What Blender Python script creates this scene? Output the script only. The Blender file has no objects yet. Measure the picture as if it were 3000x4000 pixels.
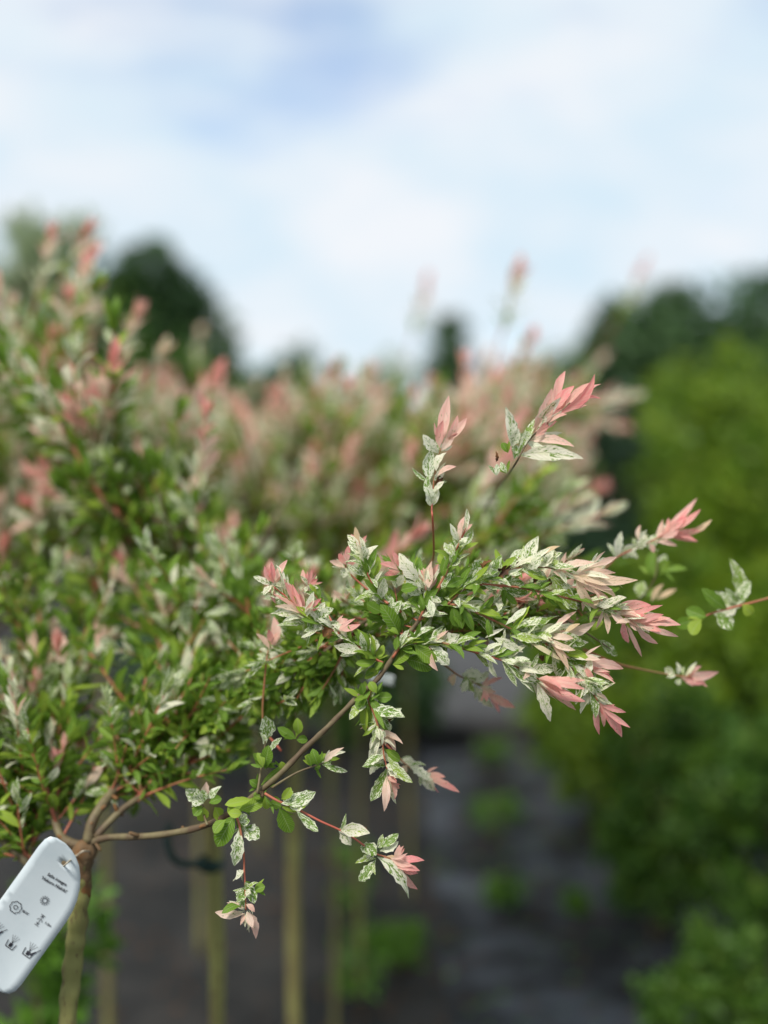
import bpy, bmesh, math, random
from mathutils import Vector, Matrix, noise as mnoise

sc = bpy.context.scene
C = sc.collection
R = math.radians
random.seed(11)

# ------------------------------------------------------------------ camera
EYE = Vector((0.0, 0.0, 1.35))
PITCH = math.atan(200 * 0.23315e-3)
cam_d = bpy.data.cameras.new('camera')
cam = bpy.data.objects.new('camera', cam_d)
C.objects.link(cam)
cam.location = EYE
cam.rotation_euler = (R(90) - PITCH, 0, 0)
cam_d.sensor_fit = 'VERTICAL'
cam_d.sensor_height = 36.0
cam_d.sensor_width = 27.0
cam_d.lens = 18.0 / 0.4663
cam_d.clip_start = 0.02
cam_d.clip_end = 2000
cam_d.dof.use_dof = True
cam_d.dof.focus_distance = 0.90
cam_d.dof.aperture_fstop = 1.4
sc.camera = cam

# ------------------------------------------------------------------ world
SUN_EL, SUN_AZ = R(52), R(215)
w = bpy.data.worlds.new('World'); sc.world = w; w.use_nodes = True
nt = w.node_tree; N = nt.nodes; Lk = nt.links
N.clear()
out = N.new('ShaderNodeOutputWorld')
sky = N.new('ShaderNodeTexSky'); sky.sky_type = 'NISHITA'; sky.sun_disc = False
sky.sun_elevation = SUN_EL; sky.sun_rotation = SUN_AZ
sky.air_density = 1.0; sky.dust_density = 0.6; sky.ozone_density = 1.4
bg1 = N.new('ShaderNodeBackground'); bg1.inputs[1].default_value = 0.135
Lk.new(sky.outputs[0], bg1.inputs[0])
bg2 = N.new('ShaderNodeBackground'); bg2.inputs[1].default_value = 0.67
tc = N.new('ShaderNodeTexCoord')
sep = N.new('ShaderNodeSeparateXYZ'); Lk.new(tc.outputs['Generated'], sep.inputs[0])
def wmath(op, a, b=None, clamp=False):
    n = N.new('ShaderNodeMath'); n.operation = op; n.use_clamp = clamp
    for i, v in enumerate((a, b)):
        if v is None: continue
        if isinstance(v, (int, float)): n.inputs[i].default_value = v
        else: Lk.new(v, n.inputs[i])
    return n.outputs[0]
zc = wmath('MAXIMUM', sep.outputs[2], 0.0)
zd = wmath('ADD', zc, 0.22)
cx = wmath('DIVIDE', sep.outputs[0], zd); cy = wmath('DIVIDE', sep.outputs[1], zd)
cmb = N.new('ShaderNodeCombineXYZ'); Lk.new(cx, cmb.inputs[0]); Lk.new(wmath('ADD', cy, 0.25), cmb.inputs[1])
cmb.inputs[2].default_value = 22.5
n1 = N.new('ShaderNodeTexNoise'); n1.inputs['Scale'].default_value = 1.25
n1.inputs['Detail'].default_value = 5; n1.inputs['Roughness'].default_value = 0.55
n1.inputs['Distortion'].default_value = 0.35
Lk.new(cmb.outputs[0], n1.inputs['Vector'])
cov = N.new('ShaderNodeMapRange'); cov.interpolation_type = 'SMOOTHSTEP'
cov.inputs['From Min'].default_value = 0.20; cov.inputs['From Max'].default_value = 0.47
cov.inputs['To Min'].default_value = 0.20; cov.inputs['To Max'].default_value = 0.97
n3 = N.new('ShaderNodeTexNoise'); n3.inputs['Scale'].default_value = 3.4
n3.inputs['Detail'].default_value = 6; n3.inputs['Roughness'].default_value = 0.6; n3.inputs['Distortion'].default_value = 0.9
mpn = N.new('ShaderNodeMapping'); mpn.inputs['Scale'].default_value = (0.75, 1.5, 1); mpn.inputs['Rotation'].default_value = (0, 0, 0.35)
Lk.new(cmb.outputs[0], mpn.inputs[0]); Lk.new(mpn.outputs[0], n3.inputs['Vector'])
Lk.new(wmath('ADD', n1.outputs[0], wmath('MULTIPLY', wmath('SUBTRACT', n3.outputs[0], 0.5), 0.42)), cov.inputs['Value'])
n2 = N.new('ShaderNodeTexNoise'); n2.inputs['Scale'].default_value = 2.6
n2.inputs['Detail'].default_value = 4
Lk.new(cmb.outputs[0], n2.inputs['Vector'])
cr = N.new('ShaderNodeValToRGB')
cr.color_ramp.elements[0].position = 0.35; cr.color_ramp.elements[0].color = (0.70, 0.86, 0.97, 1)
cr.color_ramp.elements[1].position = 0.66; cr.color_ramp.elements[1].color = (0.92, 0.95, 0.99, 1)
Lk.new(n2.outputs[0], cr.inputs[0]); Lk.new(cr.outputs[0], bg2.inputs[0])
mx = N.new('ShaderNodeMixShader')
Lk.new(cov.outputs[0], mx.inputs[0]); Lk.new(bg1.outputs[0], mx.inputs[1]); Lk.new(bg2.outputs[0], mx.inputs[2])
Lk.new(mx.outputs[0], out.inputs[0])

# ------------------------------------------------------------------ sun
sl = bpy.data.lights.new('sun', 'SUN'); sl.energy = 2.9; sl.angle = R(14); sl.color = (1.0, 0.96, 0.9)
so = bpy.data.objects.new('sun', sl); C.objects.link(so)
sd = Vector((math.sin(SUN_AZ) * math.cos(SUN_EL), math.cos(SUN_AZ) * math.cos(SUN_EL), math.sin(SUN_EL)))
so.rotation_euler = sd.to_track_quat('Z', 'Y').to_euler()
so.location = (0, 0, 20)

sc.view_settings.view_transform = 'Standard'
sc.view_settings.look = 'None'
sc.view_settings.exposure = 0.55
sc.view_settings.gamma = 1.0
sc.cycles.use_denoising = True
sc.cycles.max_bounces = 6
sc.cycles.transparent_max_bounces = 4

# ------------------------------------------------------------------ picture <-> world
K = 0.23315e-3
FWD = Vector((0, math.cos(PITCH), -math.sin(PITCH)))
UP = Vector((0, math.sin(PITCH), math.cos(PITCH)))
RT = Vector((1, 0, 0))
def at(x, y, d):
    return EYE + FWD * d + RT * ((x - 1500) * K * d) - UP * ((y - 2000) * K * d)
def proj(p):
    v = p - EYE
    d = max(v.dot(FWD), 1e-3)
    return 1500 + v.dot(RT) / (K * d), 2000 - v.dot(UP) / (K * d), d

# ------------------------------------------------------------------ node helpers
class NB:
    def __init__(s, name):
        s.m = bpy.data.materials.new(name); s.m.use_nodes = True
        s.t = s.m.node_tree; s.n = s.t.nodes; s.l = s.t.links
        s.n.clear()
        s.out = s.n.new('ShaderNodeOutputMaterial')
    def new(s, typ, **kw):
        n = s.n.new(typ)
        for k, v in kw.items(): setattr(n, k, v)
        return n
    def put(s, sock, v):
        if hasattr(v, 'links') or isinstance(v, bpy.types.NodeSocket): s.l.new(v, sock)
        else: sock.default_value = v
    def math(s, op, a, b=None, c=None, clamp=False):
        n = s.new('ShaderNodeMath', operation=op, use_clamp=clamp)
        for i, v in enumerate((a, b, c)):
            if v is not None: s.put(n.inputs[i], v)
        return n.outputs[0]
    def mix(s, f, a, b, mode='MIX'):
        n = s.new('ShaderNodeMix', data_type='RGBA', blend_type=mode)
        s.put(n.inputs[0], f)
        s.put(n.inputs[6], a if not isinstance(a, tuple) else (*a, 1)[:4])
        s.put(n.inputs[7], b if not isinstance(b, tuple) else (*b, 1)[:4])
        return n.outputs[2]
    def noise(s, vec=None, scale=5.0, detail=3.0, rough=0.55, dist=0.0):
        n = s.new('ShaderNodeTexNoise')
        if vec is not None: s.l.new(vec, n.inputs['Vector'])
        n.inputs['Scale'].default_value = scale; n.inputs['Detail'].default_value = detail
        n.inputs['Roughness'].default_value = rough; n.inputs['Distortion'].default_value = dist
        return n.outputs[0]
    def step(s, v, lo, hi, tmin=0.0, tmax=1.0):
        n = s.new('ShaderNodeMapRange', interpolation_type='SMOOTHSTEP')
        s.put(n.inputs['Value'], v); s.put(n.inputs['From Min'], lo); s.put(n.inputs['From Max'], hi)
        n.inputs['To Min'].default_value = tmin; n.inputs['To Max'].default_value = tmax
        return n.outputs[0]
    def bsdf(s, col, rough=0.6, spec=0.4, bump=None, bstr=0.3, bdist=0.002):
        b = s.new('ShaderNodeBsdfPrincipled')
        s.put(b.inputs['Base Color'], (*col, 1) if isinstance(col, tuple) else col)
        s.put(b.inputs['Roughness'], rough)
        b.inputs['Specular IOR Level'].default_value = spec
        if bump is not None:
            bn = s.new('ShaderNodeBump'); bn.inputs['Strength'].default_value = bstr
            bn.inputs['Distance'].default_value = bdist
            s.l.new(bump, bn.inputs['Height']); s.l.new(bn.outputs[0], b.inputs['Normal'])
        return b
    def finish(s, sh):
        s.l.new(sh.outputs[0], s.out.inputs[0]); return s.m

def leaf_material():
    b = NB('variegated_leaf')
    tint = b.new('ShaderNodeAttribute', attribute_name='tint')
    sp = b.new('ShaderNodeSeparateColor'); b.l.new(tint.outputs['Color'], sp.inputs[0])
    pink, green, seed = sp.outputs[0], sp.outputs[1], sp.outputs[2]
    yel = tint.outputs['Alpha']
    uv = b.new('ShaderNodeUVMap', uv_map='UVMap')
    su = b.new('ShaderNodeSeparateXYZ'); b.l.new(uv.outputs[0], su.inputs[0])
    u = b.math('MULTIPLY', b.math('SUBTRACT', su.outputs[0], 0.5), 2.0)
    v = su.outputs[1]
    au = b.math('ABSOLUTE', u)
    chev = b.math('SUBTRACT', b.math('MULTIPLY', v, 3.0), b.math('MULTIPLY', au, 0.55))
    vec = b.new('ShaderNodeCombineXYZ')
    b.l.new(b.math('MULTIPLY', chev, 1.7), vec.inputs[0]); b.l.new(b.math('MULTIPLY', u, 2.0), vec.inputs[1])
    b.l.new(b.math('MULTIPLY', seed, 47.0), vec.inputs[2])
    fs = b.math('MULTIPLY_ADD', b.math('FRACT', b.math('MULTIPLY', seed, 3.73)), 1.1, 0.75)
    vs = b.new('ShaderNodeVectorMath', operation='SCALE'); b.l.new(vec.outputs[0], vs.inputs[0]); b.l.new(fs, vs.inputs[3])
    nz = b.math('ADD', b.noise(vs.outputs[0], 1.35, 3.0, 0.66, 0.6), b.math('MULTIPLY', b.math('SUBTRACT', b.noise(vec.outputs[0], 4.2, 2.0, 0.6), 0.5), 0.42))
    # green spreads from the midrib and thins towards the margin
    th = b.math('ADD', b.math('MULTIPLY_ADD', green, 0.54, 0.235), b.math('MULTIPLY', b.math('SUBTRACT', 0.45, au), b.math('MULTIPLY', green, 0.20)))
    g = b.math('SUBTRACT', 1.0, b.step(nz, b.math('SUBTRACT', th, 0.014), b.math('ADD', th, 0.014)))
    nz2 = b.noise(vec.outputs[0], 0.9, 2.0)
    cream = b.mix(b.step(nz2, 0.35, 0.65), (0.90, 0.89, 0.72), (0.84, 0.86, 0.64))
    pk = b.mix(b.step(nz2, 0.3, 0.7), (0.88, 0.40, 0.36), (0.84, 0.22, 0.25))
    pale = b.mix(pink, cream, pk)
    pale = b.mix(yel, pale, (0.66, 0.50, 0.22))
    dg = b.mix(b.noise(vec.outputs[0], 1.6, 2.0), (0.080, 0.195, 0.014), (0.220, 0.360, 0.030))
    lime = b.mix(b.step(b.math('FRACT', b.math('MULTIPLY', seed, 7.31)), 0.45, 1.0), dg, (0.34, 0.47, 0.045))
    speck = b.mix(b.math('MULTIPLY', pink, 0.75, clamp=True), lime, (0.20, 0.13, 0.07))
    col = b.mix(g, pale, speck)
    rib = b.math('SUBTRACT', 1.0, b.step(au, 0.02, 0.10))
    col = b.mix(b.math('MULTIPLY', rib, 0.45), col, b.mix(pink, (0.42, 0.52, 0.22), (0.78, 0.45, 0.36)))
    wv = b.math('SINE', b.math('MULTIPLY', chev, 22.0))
    col = b.mix(b.math('MULTIPLY', b.step(wv, 0.80, 0.99), 0.22), col, (0.75, 0.72, 0.50))
    hgt = b.math('SUBTRACT', b.math('MULTIPLY', wv, 0.35), b.math('MULTIPLY', rib, 1.2))
    p = b.bsdf(col, 0.50, 0.22, hgt, 0.35, 0.0006)
    tr = b.new('ShaderNodeBsdfTranslucent'); b.l.new(col, tr.inputs[0])
    ms = b.new('ShaderNodeMixShader'); ms.inputs[0].default_value = 0.46
    b.l.new(p.outputs[0], ms.inputs[1]); b.l.new(tr.outputs[0], ms.inputs[2])
    return b.finish(ms)

def foliage_material(name, c1, c2, c3, transl=0.3):
    b = NB(name)
    tint = b.new('ShaderNodeAttribute', attribute_name='tint')
    sp = b.new('ShaderNodeSeparateColor'); b.l.new(tint.outputs['Color'], sp.inputs[0])
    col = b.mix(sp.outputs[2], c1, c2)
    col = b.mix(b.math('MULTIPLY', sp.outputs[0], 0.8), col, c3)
    p = b.bsdf(col, 0.5, 0.3)
    tr = b.new('ShaderNodeBsdfTranslucent'); b.l.new(col, tr.inputs[0])
    ms = b.new('ShaderNodeMixShader'); ms.inputs[0].default_value = transl
    b.l.new(p.outputs[0], ms.inputs[1]); b.l.new(tr.outputs[0], ms.inputs[2])
    return b.finish(ms)

def mottled(name, c1, c2, scale, rough=0.7, bstr=0.3, bdist=0.002, spec=0.3, stretch=(1, 1, 1), lo=0.35, hi=0.65, c3=None):
    b = NB(name)
    tcn = b.new('ShaderNodeTexCoord')
    mp = b.new('ShaderNodeMapping'); mp.inputs['Scale'].default_value = stretch
    b.l.new(tcn.outputs['Object'], mp.inputs[0])
    n = b.noise(mp.outputs[0], scale, 5.0, 0.6)
    col = b.mix(b.step(n, lo, hi), c1, c2)
    n2 = b.noise(mp.outputs[0], scale * 6, 3.0, 0.6)
    if c3: col = b.mix(b.step(n2, 0.55, 0.72), col, c3)
    return b.finish(b.bsdf(col, rough, spec, b.math('ADD', n, b.math('MULTIPLY', n2, 0.5)), bstr, bdist))

M = {}
M['leaf'] = leaf_material()
M['brown'] = mottled('withered_leaf', (0.16, 0.07, 0.02), (0.045, 0.018, 0.008), 160, 0.7)
M['twig'] = mottled('red_twig', (0.44, 0.11, 0.075), (0.24, 0.14, 0.055), 16, 0.45, 0.2, 0.0005)
M['olive_twig'] = mottled('olive_twig', (0.17, 0.14, 0.07), (0.10, 0.065, 0.038), 45, 0.6, 0.3, 0.0008)
M['bark'] = mottled('olive_bark', (0.23, 0.225, 0.075), (0.15, 0.125, 0.05), 26, 0.75, 0.5, 0.002, 0.25, (1, 1, 0.35), c3=(0.09, 0.05, 0.03))
M['graft'] = mottled('graft_bark', (0.20, 0.09, 0.03), (0.13, 0.085, 0.045), 40, 0.8, 0.6, 0.003)
M['dark_bark'] = mottled('dark_bark', (0.07, 0.05, 0.035), (0.12, 0.09, 0.06), 8, 0.85, 0.6, 0.01)
M['hedge'] = foliage_material('lime_foliage', (0.050, 0.130, 0.009), (0.175, 0.275, 0.014), (0.32, 0.34, 0.02), 0.35)
M['dark_fol'] = foliage_material('dark_foliage', (0.030, 0.078, 0.026), (0.068, 0.135, 0.042), (0.11, 0.18, 0.05), 0.2)
M['mid_fol'] = foliage_material('mid_foliage', (0.026, 0.082, 0.010), (0.082, 0.165, 0.016), (0.17, 0.24, 0.03), 0.3)  # base green darkened to carry the shade on the low right shrubs
M['shade_fol'] = foliage_material('shaded_gap_foliage', (0.014, 0.040, 0.020), (0.030, 0.065, 0.030), (0.05, 0.09, 0.035), 0.15)  # shade of the gap beside the lime shrubs, put into the leaf colour
M['pale_fol'] = foliage_material('pale_foliage', (0.26, 0.34, 0.17), (0.38, 0.45, 0.27), (0.5, 0.52, 0.36), 0.5)
M['weed'] = foliage_material('weed_foliage', (0.06, 0.16, 0.015), (0.14, 0.28, 0.03), (0.2, 0.32, 0.05), 0.3)
M['tag'] = mottled('white_plastic', (0.50, 0.56, 0.58), (0.57, 0.62, 0.635), 18, 0.32, 0.1, 0.0006, 0.5)
M['ink'] = mottled('black_ink', (0.02, 0.02, 0.025), (0.04, 0.04, 0.05), 300, 0.6, 0.0)
M['string'] = mottled('tie_wire', (0.50, 0.44, 0.34), (0.35, 0.3, 0.22), 200, 0.6, 0.2, 0.0003)
M['pot'] = mottled('black_pot', (0.014, 0.014, 0.015), (0.03, 0.03, 0.032), 14, 0.5, 0.2, 0.001, 0.4)
M['soil'] = mottled('potting_soil', (0.010, 0.008, 0.007), (0.022, 0.017, 0.013), 60, 0.95, 1.0, 0.01, 0.1)
M['rubber'] = mottled('green_rubber', (0.008, 0.028, 0.022), (0.014, 0.04, 0.032), 40, 0.5, 0.2, 0.0005)
M['kerb'] = mottled('kerb_concrete', (0.022, 0.021, 0.020), (0.045, 0.043, 0.04), 9, 0.85, 0.5, 0.004, 0.2)
M['concrete'] = mottled('lane_concrete', (0.045, 0.045, 0.046), (0.072, 0.071, 0.071), 3, 0.85, 0.4, 0.004, 0.25)

def ground_mat(name, c1, c2, c3, sc1, rough_lo, rough_hi):
    b = NB(name)
    g = b.new('ShaderNodeNewGeometry')
    n = b.noise(g.outputs['Position'], sc1, 6, 0.62, 0.4)
    n2 = b.noise(g.outputs['Position'], sc1 * 14, 4, 0.65)
    col = b.mix(b.step(n, 0.42, 0.60), c1, c2)
    col = b.mix(b.math('MULTIPLY', b.step(n2, 0.52, 0.72), 0.6), col, c3)
    rgh = b.step(n, 0.3, 0.7, rough_lo, rough_hi)
    return b.finish(b.bsdf(col, rgh, 0.4, b.math('ADD', n2, n), 0.6, 0.012))
M['earth'] = ground_mat('bare_earth', (0.004, 0.004, 0.0035), (0.021, 0.019, 0.017), (0.034, 0.03, 0.025), 3.2, 0.75, 0.95)
M['mat'] = ground_mat('wet_weed_mat', (0.003, 0.003, 0.004), (0.050, 0.056, 0.068), (0.05, 0.06, 0.06), 3.4, 0.85, 0.55)

# ------------------------------------------------------------------ mesh helpers
class MB:
    def __init__(s):
        s.v = []; s.f = []; s.uv = []; s.t = []; s.mi = []
    def add(s, verts, faces, uvs=None, tint=(0, 0, 0, 0), mi=0):
        o = len(s.v)
        s.v.extend(verts); s.f.extend([tuple(i + o for i in f) for f in faces])
        s.uv.extend(uvs if uvs else [(0.5, 0.5)] * len(verts))
        s.t.extend(tint if isinstance(tint, list) else [tint] * len(verts))
        s.mi.extend([mi] * len(faces))
    def mesh(s, name, mats, smooth=True, tint=True):
        me = bpy.data.meshes.new(name)
        me.from_pydata([tuple(p) for p in s.v], [], s.f)
        for m in mats: me.materials.append(m)
        me.polygons.foreach_set('material_index', s.mi)
        if smooth: me.polygons.foreach_set('use_smooth', [True] * len(me.polygons))
        if tint:
            uvl = me.uv_layers.new(name='UVMap')
            li = [0] * len(me.loops); me.loops.foreach_get('vertex_index', li)
            flat = []
            for i in li: flat.extend(s.uv[i])
            uvl.data.foreach_set('uv', flat)
            a = me.attributes.new('tint', 'FLOAT_COLOR', 'POINT')
            fl = []
            for t in s.t: fl.extend(t)
            a.data.foreach_set('color', fl)
        me.update()
        return me
    def tube(s, pts, radii, n=7, mi=0, cap=True, tint=(0, 0, 0, 0), knob=0.0):
        pts = [Vector(p) for p in pts]
        rings = []
        ref = Vector((0.31, 0.2, 0.93)).normalized()
        prev = None
        for i, p in enumerate(pts):
            d = (pts[min(i + 1, len(pts) - 1)] - pts[max(i - 1, 0)]).normalized()
            if prev is None:
                a = d.cross(ref)
                if a.length < 0.05: a = d.cross(Vector((1, 0, 0)))
            else:
                a = prev - d * prev.dot(d)
            a.normalize(); prev = a
            bb = d.cross(a)
            r = radii[i] if isinstance(radii, (list, tuple)) else radii
            rings.append([p + (a * math.cos(2 * math.pi * k / n) + bb * math.sin(2 * math.pi * k / n)) * r * (1 + knob * mnoise.noise(Vector((p.x * 90 + k * .9, p.y * 90, p.z * 70)))) for k in range(n)])
        vs = [q for rg in rings for q in rg]
        fs = []
        for i in range(len(pts) - 1):
            for k in range(n):
                fs.append((i * n + k, i * n + (k + 1) % n, (i + 1) * n + (k + 1) % n, (i + 1) * n + k))
        if cap:
            fs.append(tuple(range(n - 1, -1, -1)))
            fs.append(tuple((len(pts) - 1) * n + k for k in range(n)))
        s.add(vs, fs, None, tint, mi)
    def box(s, lo, hi, mi=0):
        x0, y0, z0 = lo; x1, y1, z1 = hi
        s.add([(x0, y0, z0), (x1, y0, z0), (x1, y1, z0), (x0, y1, z0), (x0, y0, z1), (x1, y0, z1), (x1, y1, z1), (x0, y1, z1)],
              [(3, 2, 1, 0), (4, 5, 6, 7), (0, 1, 5, 4), (1, 2, 6, 5), (2, 3, 7, 6), (3, 0, 4, 7)], None, (0, 0, 0, 0), mi)
    def leaf(s, mtx, L, W, tint, bow=0.1, side=0.0, twist=0.0, fold=0.25, nseg=8, nac=4, mi=0, rough=0.06, pet=0.06, rnd=None, ex=0.78):
        r = rnd or random
        ph = r.uniform(0, 6.28); k1 = r.uniform(9, 14)
        vs, uvs, fs = [], [], []
        for i in range(nseg + 1):
            t = i / nseg
            tt = max(0.0, (t - pet) / (1 - pet))
            wd = (tt ** 0.72) * ((1 - tt) ** ex) / ((0.72 / (0.72 + ex)) ** 0.72 * (ex / (0.72 + ex)) ** ex) * 0.5 * W
            wd = max(wd, W * 0.025)
            c = 4 * t * (1 - t)
            ctr = Vector((side * L * c, t * L, bow * L * c))
            ang = twist * (t - 0.35)
            for j in range(nac + 1):
                q = -1 + 2 * j / nac
                e = 1.0
                if abs(q) > 0.99: e = 1 + rough * math.sin(k1 * 2.2 * t + ph + q) + rough * 0.8 * math.sin(23 * t + ph * 2 - q * 2)
                x = q * wd * e
                z = fold * abs(x) + rough * 0.9 * wd * math.sin(k1 * t + ph + q * 1.5) * abs(q)
                vs.append(mtx @ (ctr + Vector((x * math.cos(ang) - z * math.sin(ang), 0, x * math.sin(ang) + z * math.cos(ang)))))
                uvs.append((0.5 + 0.5 * q, t))
        if isinstance(tint, tuple) and tint[0] > 0.05:
            g0 = r.uniform(0.55, 0.95)
            tint = [(min(1.0, tint[0] * (g0 + (1.15 - g0) * v_)), tint[1], tint[2], tint[3]) for _, v_ in uvs]
        m = nac + 1
        for i in range(nseg):
            for j in range(nac):
                fs.append((i * m + j, i * m + j + 1, (i + 1) * m + j + 1, (i + 1) * m + j))
        s.add(vs, fs, uvs, tint, mi)

def obj(name, me, parent=None, loc=None):
    o = bpy.data.objects.new(name, me); C.objects.link(o)
    if parent is not None: o.parent = parent
    if loc is not None: o.location = loc
    return o
def tag(o, label=None, cat=None, group=None, kind=None):
    if label: o['label'] = label
    if cat: o['category'] = cat
    if group: o['group'] = group
    if kind: o['kind'] = kind
    return o
def empty(name, loc):
    o = bpy.data.objects.new(name, None); C.objects.link(o); o.location = loc; o.empty_display_size = 0.1
    return o
def catmull(pts, sub=5):
    pts = [Vector(p) for p in pts]
    if len(pts) < 3: 
        return [pts[0].lerp(pts[1], i / sub) for i in range(sub + 1)]
    P = [pts[0] * 2 - pts[1]] + pts + [pts[-1] * 2 - pts[-2]]
    o = []
    for i in range(1, len(P) - 2):
        a, b_, c, d = P[i - 1], P[i], P[i + 1], P[i + 2]
        for k in range(sub):
            t = k / sub
            o.append(0.5 * ((2 * b_) + (c - a) * t + (2 * a - 5 * b_ + 4 * c - d) * t * t + (3 * b_ - a - 3 * c + d) * t ** 3))
    o.append(pts[-1])
    return o
def frame(y, n):
    y = y.normalized(); x = y.cross(n)
    if x.length < 1e-4: x = y.cross(Vector((1, 0.3, 0)))
    x.normalize(); z = x.cross(y)
    return Matrix((x, y, z)).transposed()

# ------------------------------------------------------------------ the setting
def sheet(name, x0, x1, y0, y1, z, mat, nx=1, ny=1, amp=0.0):
    m = MB(); vs = []; fs = []
    for j in range(ny + 1):
        for i in range(nx + 1):
            x = x0 + (x1 - x0) * i / nx; y = y0 + (y1 - y0) * j / ny
            h = amp * mnoise.fractal(Vector((x * 2.3, y * 2.3, z * 9)), 1.0, 2.0, 4) if amp else 0
            vs.append((x, y, z + h))
    for j in range(ny):
        for i in range(nx):
            a = j * (nx + 1) + i
            fs.append((a, a + 1, a + nx + 2, a + nx + 1))
    m.add(vs, fs)
    return tag(obj(name, m.mesh(name, [mat], tint=False)), kind='structure')
g = sheet('ground', -300, 300, -40, 600, -0.035, M['earth'])
g['label'] = 'dark bare earth under and beyond the plants'
g = sheet('planting_bed', -3.2, 0.16, 0.2, 5.12, 0.0, M['earth'], 60, 80, 0.016)
g['label'] = 'dark earth bed the willow stems stand on'
g = sheet('path', 0.16, 3.0, 0.2, 5.12, 0.002, M['mat'], 60, 80, 0.016)
g['label'] = 'dark wet path between willows and shrubs'
g = sheet('lane', -0.1, 14, 5.36, 8.6, -0.02, M['concrete'])
g['label'] = 'grey concrete lane beyond the kerb'
mb = MB()
for i in range(7):
    pass
kerb = empty('kerb', (0, 5.24, 0)); tag(kerb, 'low dark concrete kerb at the far end of path', kind='structure')
mk = MB(); mk.box((-0.495, -0.11, -0.05), (0.495, 0.11, 0.10))
bm = bmesh.new(); kme = mk.mesh('kerb_stone', [M['kerb']], smooth=False, tint=False); bm.from_mesh(kme)
bmesh.ops.bevel(bm, geom=list(bm.edges), offset=0.012, segments=2, affect='EDGES'); bm.to_mesh(kme); bm.free()
for i in range(-6, 7):
    obj('kerb_stone', kme, kerb, (i * 1.0, 0, random.uniform(-0.006, 0.006)))

# ------------------------------------------------------------------ willow shoots
def tint_of(kind, r=random):
    s = r.random()
    j = lambda a: a * r.uniform(0.8, 1.2)
    return {'G': (0, r.uniform(1.15, 1.5), s, 0), 'D': (0, 1.5, s * 0.06, 0), 'V': (0, r.uniform(0.42, 0.60), s, 0.03),
            'W': (r.uniform(0, 0.10), r.uniform(0.24, 0.42), s, 0.02), 'Q': (r.uniform(0.38, 0.62), r.uniform(0.12, 0.26), s, 0.08),
            'T': (0.45, r.uniform(0.2, 0.28), s, 0.32), 'P': (r.uniform(0.62, 1.0), r.uniform(0.08, 0.24), s, r.uniform(0, .12)),
            'Y': (0.12, r.uniform(0.1, 0.3), s, 0.5), 'O': (0.5, 0.15, s, 0.6)}[kind]

def shoot_mesh(name, style, L, seed, detail=(4, 2)):
    r = random.Random(seed)
    m = MB()
    bend = Vector((r.uniform(-1, 1), r.uniform(-1, 1), 0)) * L * 0.14
    cur = lambda t: Vector((0, 0, t * L)) + bend * (t * t)
    pts = [cur(i / 6) for i in range(7)]
    m.tube(pts, [0.0018 - 0.0010 * i / 6 for i in range(7)], 5, mi=1)
    n = int(L / 0.0105); ph = r.uniform(0, 6.28)
    for i in range(n):
        t = (i + 0.6) / n
        if t < 0.13: continue
        for kk in range(2 if r.random() < 0.75 else 1):
            a = ph + i * 1.75 + kk * math.pi + r.uniform(-0.4, 0.4)
            if style == 'pink':
                kd = 'G' if t < 0.34 else ('V' if t < 0.48 else ('W' if t < 0.66 else ('Q' if t < 0.78 else 'P')))
                if r.random() < 0.25: kd = r.choice('VWQG')
            elif style == 'cream':
                kd = 'G' if t < 0.48 else ('V' if t < 0.70 else 'W')
                if t > 0.8 and r.random() < 0.5: kd = 'Q'
            elif style == 'vari':
                kd = 'G' if t < 0.75 else 'V'
                if r.random() < 0.08: kd = 'W'
            else:
                kd = 'G'
                if r.random() < 0.05: kd = 'V'
            el = ((1.12 if style in ('green', 'vari') else 0.98) - 0.62 * t ** 2) * r.uniform(0.75, 1.25)
            d = Vector((math.cos(a) * math.sin(el), math.sin(a) * math.sin(el), math.cos(el)))
            sz = (0.70 + 0.55 * math.sin(math.pi * min(1, t * 0.9 + 0.1))) * (1.0 if t < 0.9 else 0.85)
            LL = (0.030 if kd in 'GV' else 0.036) * sz * r.uniform(0.75, 1.2); W = LL * (r.uniform(0.28, 0.38) if kd in 'GV' else r.uniform(0.22, 0.31))
            nrm = Vector((0, 0, 1)) - d * d.z
            nrm = nrm + Vector((r.uniform(-.5, .5), r.uniform(-.5, .5), r.uniform(-.2, .2)))
            mt = Matrix.Translation(cur(t)) @ frame(d, nrm).to_4x4()
            m.leaf(mt, LL, W, tint_of(kd, r), bow=r.uniform(-0.02, 0.14), side=r.uniform(-.05, .05), twist=r.uniform(-.6, .6), fold=0.3, nseg=detail[0], nac=detail[1], rnd=r, rough=0.05)
    for k in range(6):   # the tip
        a = k * 2.4 + ph
        el = r.uniform(0.08, 0.42)
        d = Vector((math.cos(a) * math.sin(el), math.sin(a) * math.sin(el), math.cos(el)))
        kd = {'pink': r.choice('PPQ'), 'cream': r.choice('WQ'), 'vari': 'V', 'green': 'G'}[style]
        mt = Matrix.Translation(cur(1.0) - Vector((0, 0, 0.004))) @ frame(d, Vector((math.cos(a), math.sin(a), 0.1))).to_4x4()
        LL = r.uniform(0.026, 0.042)
        m.leaf(mt, LL, LL * 0.24, tint_of(kd, r), bow=-0.06, twist=r.uniform(-.4, .4), nseg=detail[0], nac=detail[1], rnd=r)
    return m.mesh(name, [M['leaf'], M['twig']])

SH = {}
for st, cnt in (('pink', 6), ('cream', 4), ('vari', 4), ('green', 4)):
    SH[st] = [shoot_mesh('shoot_' + st, st, (0.085, 0.11, 0.14, 0.17, 0.12, 0.20)[i], 100 + i * 7 + hash(len(st) * 31) % 50) for i in range(cnt)]
SHL = (0.085, 0.11, 0.14, 0.17, 0.12, 0.20)

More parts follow.
